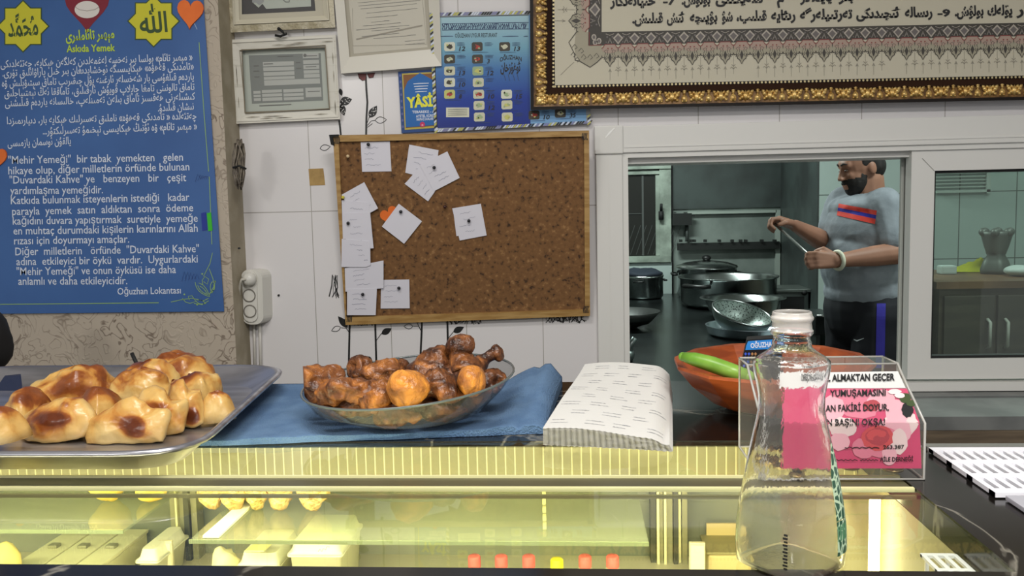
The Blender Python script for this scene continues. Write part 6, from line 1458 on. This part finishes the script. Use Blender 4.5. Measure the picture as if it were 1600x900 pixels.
for s_ in (-1, 1):
    bm = BM(); ball(bm, H(28.4, s_*9, 2), (3.2*u1, 3.6*u1, 1.5*u1), 12, 8, RH); ball(bm, H(30.2, s_*9.3, 1.6), (1.5*u1, 1.6*u1, 1.2*u1), 8, 6, mi=1); obj('eye', bm, [M('eye_white', (120, 104, 96), .4), m_blackgap], pm)
# t-shirt
prim = []
E_(chest, (.148, .208, .165)); E_(belly+Vector((0, 0, .02)), (.158, .195, .19)); E_(P(1347, 455, Y0), (.15, .192, .10)); E_(P(1350, 325, Y0), (.125, .195, .07))
C_(neck+Vector((0, 0, -.070)), shL+Vector((0, 0, .003)), .082, .078); C_(neck+Vector((0, 0, -.070)), shR+Vector((0, 0, .003)), .082, .078)
C_(shL, shL.lerp(elL, .70), .080, .066); C_(shR, shR.lerp(elR, .62), .080, .064)
shirt = organic(prim, .007, 4)
zh = P(1349, 476, Y0-.15).z; zn = neck.z-.012
jitter(shirt, .006, 6, 2); crease(shirt, .004, 12, 5)
for v_ in list(shirt.verts):
    if v_.co.z < zh or (v_.co-(neck+Vector((0, 0, .02)))).length < .082: shirt.verts.remove(v_)
m_shirt = M('grey_tshirt', (140, 145, 152), .9, c2=(128, 133, 140), nscale=14, bump=.3, bscale=26)
bvh = BVHTree.FromBMesh(shirt)
obj('t_shirt', shirt, m_shirt, pm)
def on_surf(bvh_, x, y, off=.003):
    d = ray(x, y).normalized(); h = bvh_.ray_cast(CAM+d*2.5, d)
    return (h[0]-d*off) if h[0] is not None else None
def surf_patch(bvh_, q, nu, nv, mi, bm, off=.003):
    qm = quadmap(q); g = {}
    for i in range(nu+1):
        for j in range(nv+1):
            p = on_surf(bvh_, *qm(i/nu, j/nv), off); g[i, j] = bm.verts.new(p) if p is not None else None
    for i in range(nu):
        for j in range(nv):
            qv = [g[i, j], g[i+1, j], g[i+1, j+1], g[i, j+1]]
            if all(qv): bm.faces.new(qv).material_index = mi
bm = BM(); A_, B2, C2, D2_ = (1310.5, 318), (1370, 329), (1367, 350), (1307.5, 336.5)
def rowq(t0, t1): return [lerp(A_, D2_, t0), lerp(B2, C2, t0), lerp(B2, C2, t1), lerp(A_, D2_, t1)]
for t0, t1, mi in ((0, .34, 0), (.34, .62, 1), (.62, 1, 0)): surf_patch(bvh, rowq(t0, t1), 24, 3, mi, bm)
obj('chest_stripe', bm, [M('stripe_red', (214, 60, 46), .8), M('stripe_blue', (40, 40, 150), .8)], pm, recalc=False, label='red and blue chest stripe')
# trousers
prim = []
E_(hipC+Vector((0, 0, .0)), (.152, .195, .19))
for f_ in (footL, footR):
    kn = Vector((f_.x, f_.y, .50))+FACE*.03; an = Vector((f_.x, f_.y, .10)); C_(f_+Vector((0, 0, -.02)), kn, .118, .088); C_(kn, an, .088, .068)
tr = organic(prim, .008, 3, .006, 12)
bvt = BVHTree.FromBMesh(tr); obj('trousers', tr, M('black_trousers', (18, 18, 26), .8), pm)
bm = BM(); surf_patch(bvt, [(1370, 474), (1384, 474), (1382, 575), (1368, 575)], 4, 20, 0, bm); obj('trouser_stripe', bm, M('stripe_violet', (52, 44, 150), .8), pm, recalc=False, label='violet blue side stripe')
bm = BM()
for a_, b_ in (((1334, 530.5), (1339, 532.5)), ((1339, 532.5), (1350, 528.5))):
    w0, w1 = (1.4, 2.2) if a_[0] < 1336 else (2.2, .5); surf_patch(bvt, [(a_[0], a_[1]-w0/2), (b_[0], b_[1]-w1/2), (b_[0], b_[1]+w1/2), (a_[0], a_[1]+w0/2)], 3, 1, 0, bm, .004)
obj('trouser_logo', bm, M('logo_white', (200, 204, 206), .6), pm, recalc=False)
for f_ in (footL, footR):
    bm = organic([('c', Vector((f_.x, f_.y, .055)), Vector((f_.x, f_.y, .05))+FACE*.17, .052, .042), ('c', Vector((f_.x, f_.y, .05))-FACE*.04, Vector((f_.x, f_.y, .09)), .05, .05)], .01, 2)
    for v_ in bm.verts: v_.co.z = max(v_.co.z, .001)
    obj('shoe', bm, m_blackgap, pm)
bm = BM(); ax = (wrL-elL).normalized(); c0 = wrL-ax*.004
s1 = ax.cross(Vector((0, 0, 1))).normalized(); s2 = s1.cross(ax)
pts = [c0+(s1*math.cos(a)+s2*math.sin(a))*.036 for a in [2*PI*q/20 for q in range(21)]]; tube(bm, pts, .0085, 8, caps=False)
obj('wristband', bm, M('wristband_white', (214, 212, 190), .5), pm, label='pale wristband')
sk = thing('skewer', 'long thin metal skewer held between both hands of the man', 'skewer', gL)
bm = BM(); d_ = (gR-gL).normalized(); tube(bm, [gL-d_*.03, gR+d_*.04], .0062, 8); obj('skewer_rod', bm, M('skewer_steel', (190, 192, 188), .3, .6), sk)
# ================================================================== INSIDE THE DISPLAY CASE
ZF = .901
m_box = M('foam_white', (226, 224, 190), .55); m_clear = thin_glass('clear_lid', (.95, .96, .9), 1.45, .05, haze=.25, hazecol=(.85, .84, .62))
def foam(x0, x1, ytop, Y, dep, label, lid=True):
    a, c = P(x0, ytop, Y), P(x1, ytop, Y); t = thing('food_box', label, 'food box', ((a.x+c.x)/2, Y+dep/2, ZF)); tag(t, group='white boxes in the case')
    zt = a.z; zl = zt-.022
    bm = BM(); w_ = c.x-a.x
    loft(bm, [[Vector((p.x, p.y, z)) for p in rounded([(a.x+s_, Y+s_), (c.x-s_, Y+s_), (c.x-s_, Y+dep-s_), (a.x+s_, Y+dep-s_)], .008)] for s_, z in ((.006, ZF), (.001, zl), (-.003, zl+.001), (-.003, zl+.004))], True, True); obj('box_base', bm, m_box, t)
    bm = BM(); loft(bm, [[Vector((p.x, p.y, z)) for p in rounded([(a.x+s_, Y+s_), (c.x-s_, Y+s_), (c.x-s_, Y+dep-s_), (a.x+s_, Y+dep-s_)], .008)] for s_, z in ((-.003, zl+.0045), (.002, zl+.007), (.006, zt))], True, True); obj('box_lid', bm, M('foam_lid', (232, 230, 198), .5), t)
    return t, a, c, zt
foam(371, 434, 866, 1.27, .11, 'smaller white food box on the case floor, yellow card on top')
t, a, c, zt = foam(450, 532, 849, 1.25, .13, 'taller white food box with handwriting on its lid in the case')
bm = BM(); FP_ = Plane((0, 0, zt+.0006), (0, 0, 1)); stroke(bm, [(497, 862), (500, 858), (503, 862), (505, 857), (509, 859), (511, 854), (515, 855)], .8, FP_, .0004); obj('lid_writing', bm, M('writing_brown', (120, 100, 60), .6), t, recalc=False)
foam(212, 245, 860, 1.30, .11, 'white food box between the left trays and the upright card')
bm = BM(); q = [Pz(x, y, .985) for x, y in ((382, 862), (412, 862), (428, 848), (402, 848))]; prism(bm, q, Vector((0, 0, .002))); obj('price_card', bm, M('card_yellow', (226, 220, 150), .5), label='yellowish card lying on the smaller white food box', cat='card')
bm = BM(); random.seed(2); c0 = P(352, 886, 1.28); ball(bm, c0, (.022, .025, .03), 14, 10); jitter(bm, .01, 60, 5); obj('dough_ball', bm, M('dough_pale', (222, 214, 160), .6), label='pale dough lump left of the smaller white food box', cat='dough')
# three lidded steel trays on the left
for k, (xa, xb, sk_) in enumerate(((84, 126, 0), (129, 172, 0), (175, 212, 0))):
    zt = .948; y0, y1 = 1.26, 1.435; a0 = Pz(xa, 842, zt).x; a1 = Pz(xb, 842, zt).x
    t = thing('food_tray', ('left' if k == 0 else 'middle' if k == 1 else 'right')+' one of three flat lidded trays at the left of the case floor', 'food tray', ((a0+a1)/2, (y0+y1)/2, ZF)); tag(t, group='flat trays in the case')
    bm = BM(); box(bm, a0+.002, a1-.002, y0, y1, ZF, zt-.006, bev=.003); obj('tray_body', bm, M('tray_cream', (206, 202, 154), .45), t)
    bm = BM(); box(bm, a0, a1, y0-.003, y1+.002, zt-.006, zt, bev=.0015); obj('tray_lid', bm, M('tray_lid_cream', (226, 222, 178), .4, c2=(206, 202, 158), nscale=9), t)
    bm = BM(); box(bm, (a0+a1)/2-.008, (a0+a1)/2+.008, 1.345, 1.36, zt, zt+.006, bev=.002); obj('lid_knob', bm, M('post_olive'), t)
# noodle nests at the back of the glass shelf, yellow heap on the left shelf
mnd = M('noodle_yellow', (206, 180, 104), .6, c2=(164, 136, 70), nscale=60, bump=.8, bscale=120)
for k, (x, w_, lab) in enumerate(((331, 42, 'leftmost noodle bundle on the glass shelf beside the post'), (364, 48, 'second noodle bundle from the post on the glass shelf'), (402, 40, 'third noodle bundle from the post on the glass shelf'), (438, 46, 'fourth noodle bundle from the post on the glass shelf'), (490, 52, 'noodle bundle at the right end of the shelf row'))):
    Y = 1.25; c0 = P(x, 780, Y); r_ = w_/ppm(c0)/2; bm = BM(); ball(bm, (c0.x, c0.y, ZS+.046), (r_, r_*.9, .046), 22, 14); jitter(bm, .006, 60, k); jitter(bm, .003, 160, k+4)
    for v_ in bm.verts: v_.co.z = max(v_.co.z, ZS+.0008)
    obj('noodle_bundle', bm, mnd, label=lab, cat='noodles', group='noodle bundles on the glass shelf')
for k, (x, w_, lab) in enumerate(((172, 62, 'yellow pastry heap piece on the left glass shelf'), (238, 52, 'yellow pastry heap piece nearest the left post'))):
    Y = 1.29; c0 = P(x, 775, Y); r_ = w_/ppm(c0)/2; bm = BM(); ball(bm, (c0.x, c0.y, ZS+.04), (r_, .03, .04), 22, 14); jitter(bm, .008, 50, k+9)
    for v_ in bm.verts: v_.co.z = max(v_.co.z, ZS+.0008)
    obj('yellow_pastry', bm, M('pastry_yellow', (224, 200, 96), .5, c2=(206, 176, 74), nscale=30), label=lab, cat='pastry', group='yellow pieces on the left shelf')
bm = BM(); c0 = P(2, 868, 1.25); ball(bm, (c0.x, c0.y, ZF+.05), (.028, .035, .042), 18, 12); jitter(bm, .015, 30, 3); obj('cream_pastry', bm, M('pastry_cream', (232, 214, 130), .5), label='pale yellow pastry cut by the left picture edge in the case', cat='pastry')
# small bottles with coloured caps
for k, (x, lab, col) in enumerate(((741, 'bottle with red cap, leftmost of the row', 0), (783, 'bottle with red cap, second from the left of the row', 0), (826, 'bottle with red cap just left of the yellow capped one', 0), (870, 'bottle with yellow cap in the row of red capped bottles', 1), (914, 'bottle with red cap just right of the yellow capped one', 0), (957, 'bottle with red cap at the right end of the row', 0))):
    c0 = P(x, 868 if k != 3 else 873, 1.25); zt = c0.z
    t = thing('small_bottle', lab, 'bottle', (c0.x, c0.y, ZF), 'capped bottles in the case')
    bm = BM(); lathe(bm, [(.0005, 0), (.0185, 0), (.019, .003), (.019, zt-ZF-.035), (.012, zt-ZF-.022), (.0085, zt-ZF-.019), (.0085, zt-ZF-.001), (.0005, zt-ZF-.001)], (c0.x, c0.y, ZF), 24); obj('bottle_body', bm, M('bottle_milky', (200, 196, 160), .3), t)
    bm = BM(); lathe(bm, [(.0095, zt-ZF-.0175), (.0098, zt-ZF-.016), (.0096, zt-ZF-.002), (.008, zt-ZF), (.0005, zt-ZF)], (c0.x, c0.y, ZF), 20); obj('cap', bm, [M('cap_red', (206, 96, 84), .4), M('cap_yellow', (236, 220, 40), .4)][col], t, label='red cap' if not col else 'yellow cap')
# upright price cards by the posts
for x0, x1, y0, lab in ((246, 268, 845, 'cream price card standing at the left door post'), (1077, 1102, 848, 'cream price card standing at the right door post')):
    Y = 1.34; a, c = P(x0, y0, Y), P(x1, y0, Y); t = thing('card_holder', lab, 'price card', ((a.x+c.x)/2, Y, ZF))
    bm = BM(); box(bm, a.x, c.x, Y, Y+.006, ZF, a.z, bev=.001); obj('holder', bm, M('holder_cream', (222, 214, 168), .4), t)
    bm = BM(); box(bm, a.x+.002, c.x-.002, Y-.0015, Y-.0002, ZF+.004, a.z-.004); obj('card', bm, M('card_white', (236, 230, 192), .5), t)
# container behind the right card
a, c = P(1106, 862, 1.36), P(1175, 862, 1.36)
t = thing('food_tub', 'pale round cornered tub right of the right hand price card in the case', 'tub', ((a.x+c.x)/2, 1.39, ZF))
bm = BM(); box(bm, a.x, c.x, 1.36, 1.43, ZF, a.z-.004, bev=.006); obj('tub_body', bm, M('tub_cream', (206, 190, 130), .5), t)
bm = BM(); box(bm, a.x-.002, c.x+.002, 1.357, 1.433, a.z-.004, a.z, bev=.001); obj('tub_lid', bm, M('tub_lid', (150, 142, 96), .4), t)
bm = BM(); prism(bm, [P(x, y, 1.43) for x, y in ((1104, 818), (1160, 818), (1160, 845), (1104, 845))], Vector((0, .004, 0))); obj('door_notice', bm, M('notice_tan', (206, 186, 124), .5), label='pale tan notice on the case door behind the bottle', cat='notice')
# white slotted grid added in place of a reflection in the case glass
bm = BM(); y0, y1 = .715, .80; x0, x1 = P(1452, 840, .78).x, .347; zz = ZT-.03
for y in (y0, (y0+y1)/2+.004, y1-.005): box(bm, x0, x1, y, y+.005, zz, zz+.003)
x = x0
while x < x1: box(bm, x, x+.004, y0+.001, y1-.001, zz+.0002, zz+.0028); x += .0095
ob = obj('reflection_grid', bm, m_rack, label='small white slotted grid made for a reflection at the right end of the case glass', cat='rack')
bm = BM()
for x in (x0+.004, x1-.008):
    for y in (y0+.001, y1-.004): box(bm, x, x+.003, y, y+.003, .9005, zz)
obj('grid_leg', bm, m_rack, ob)
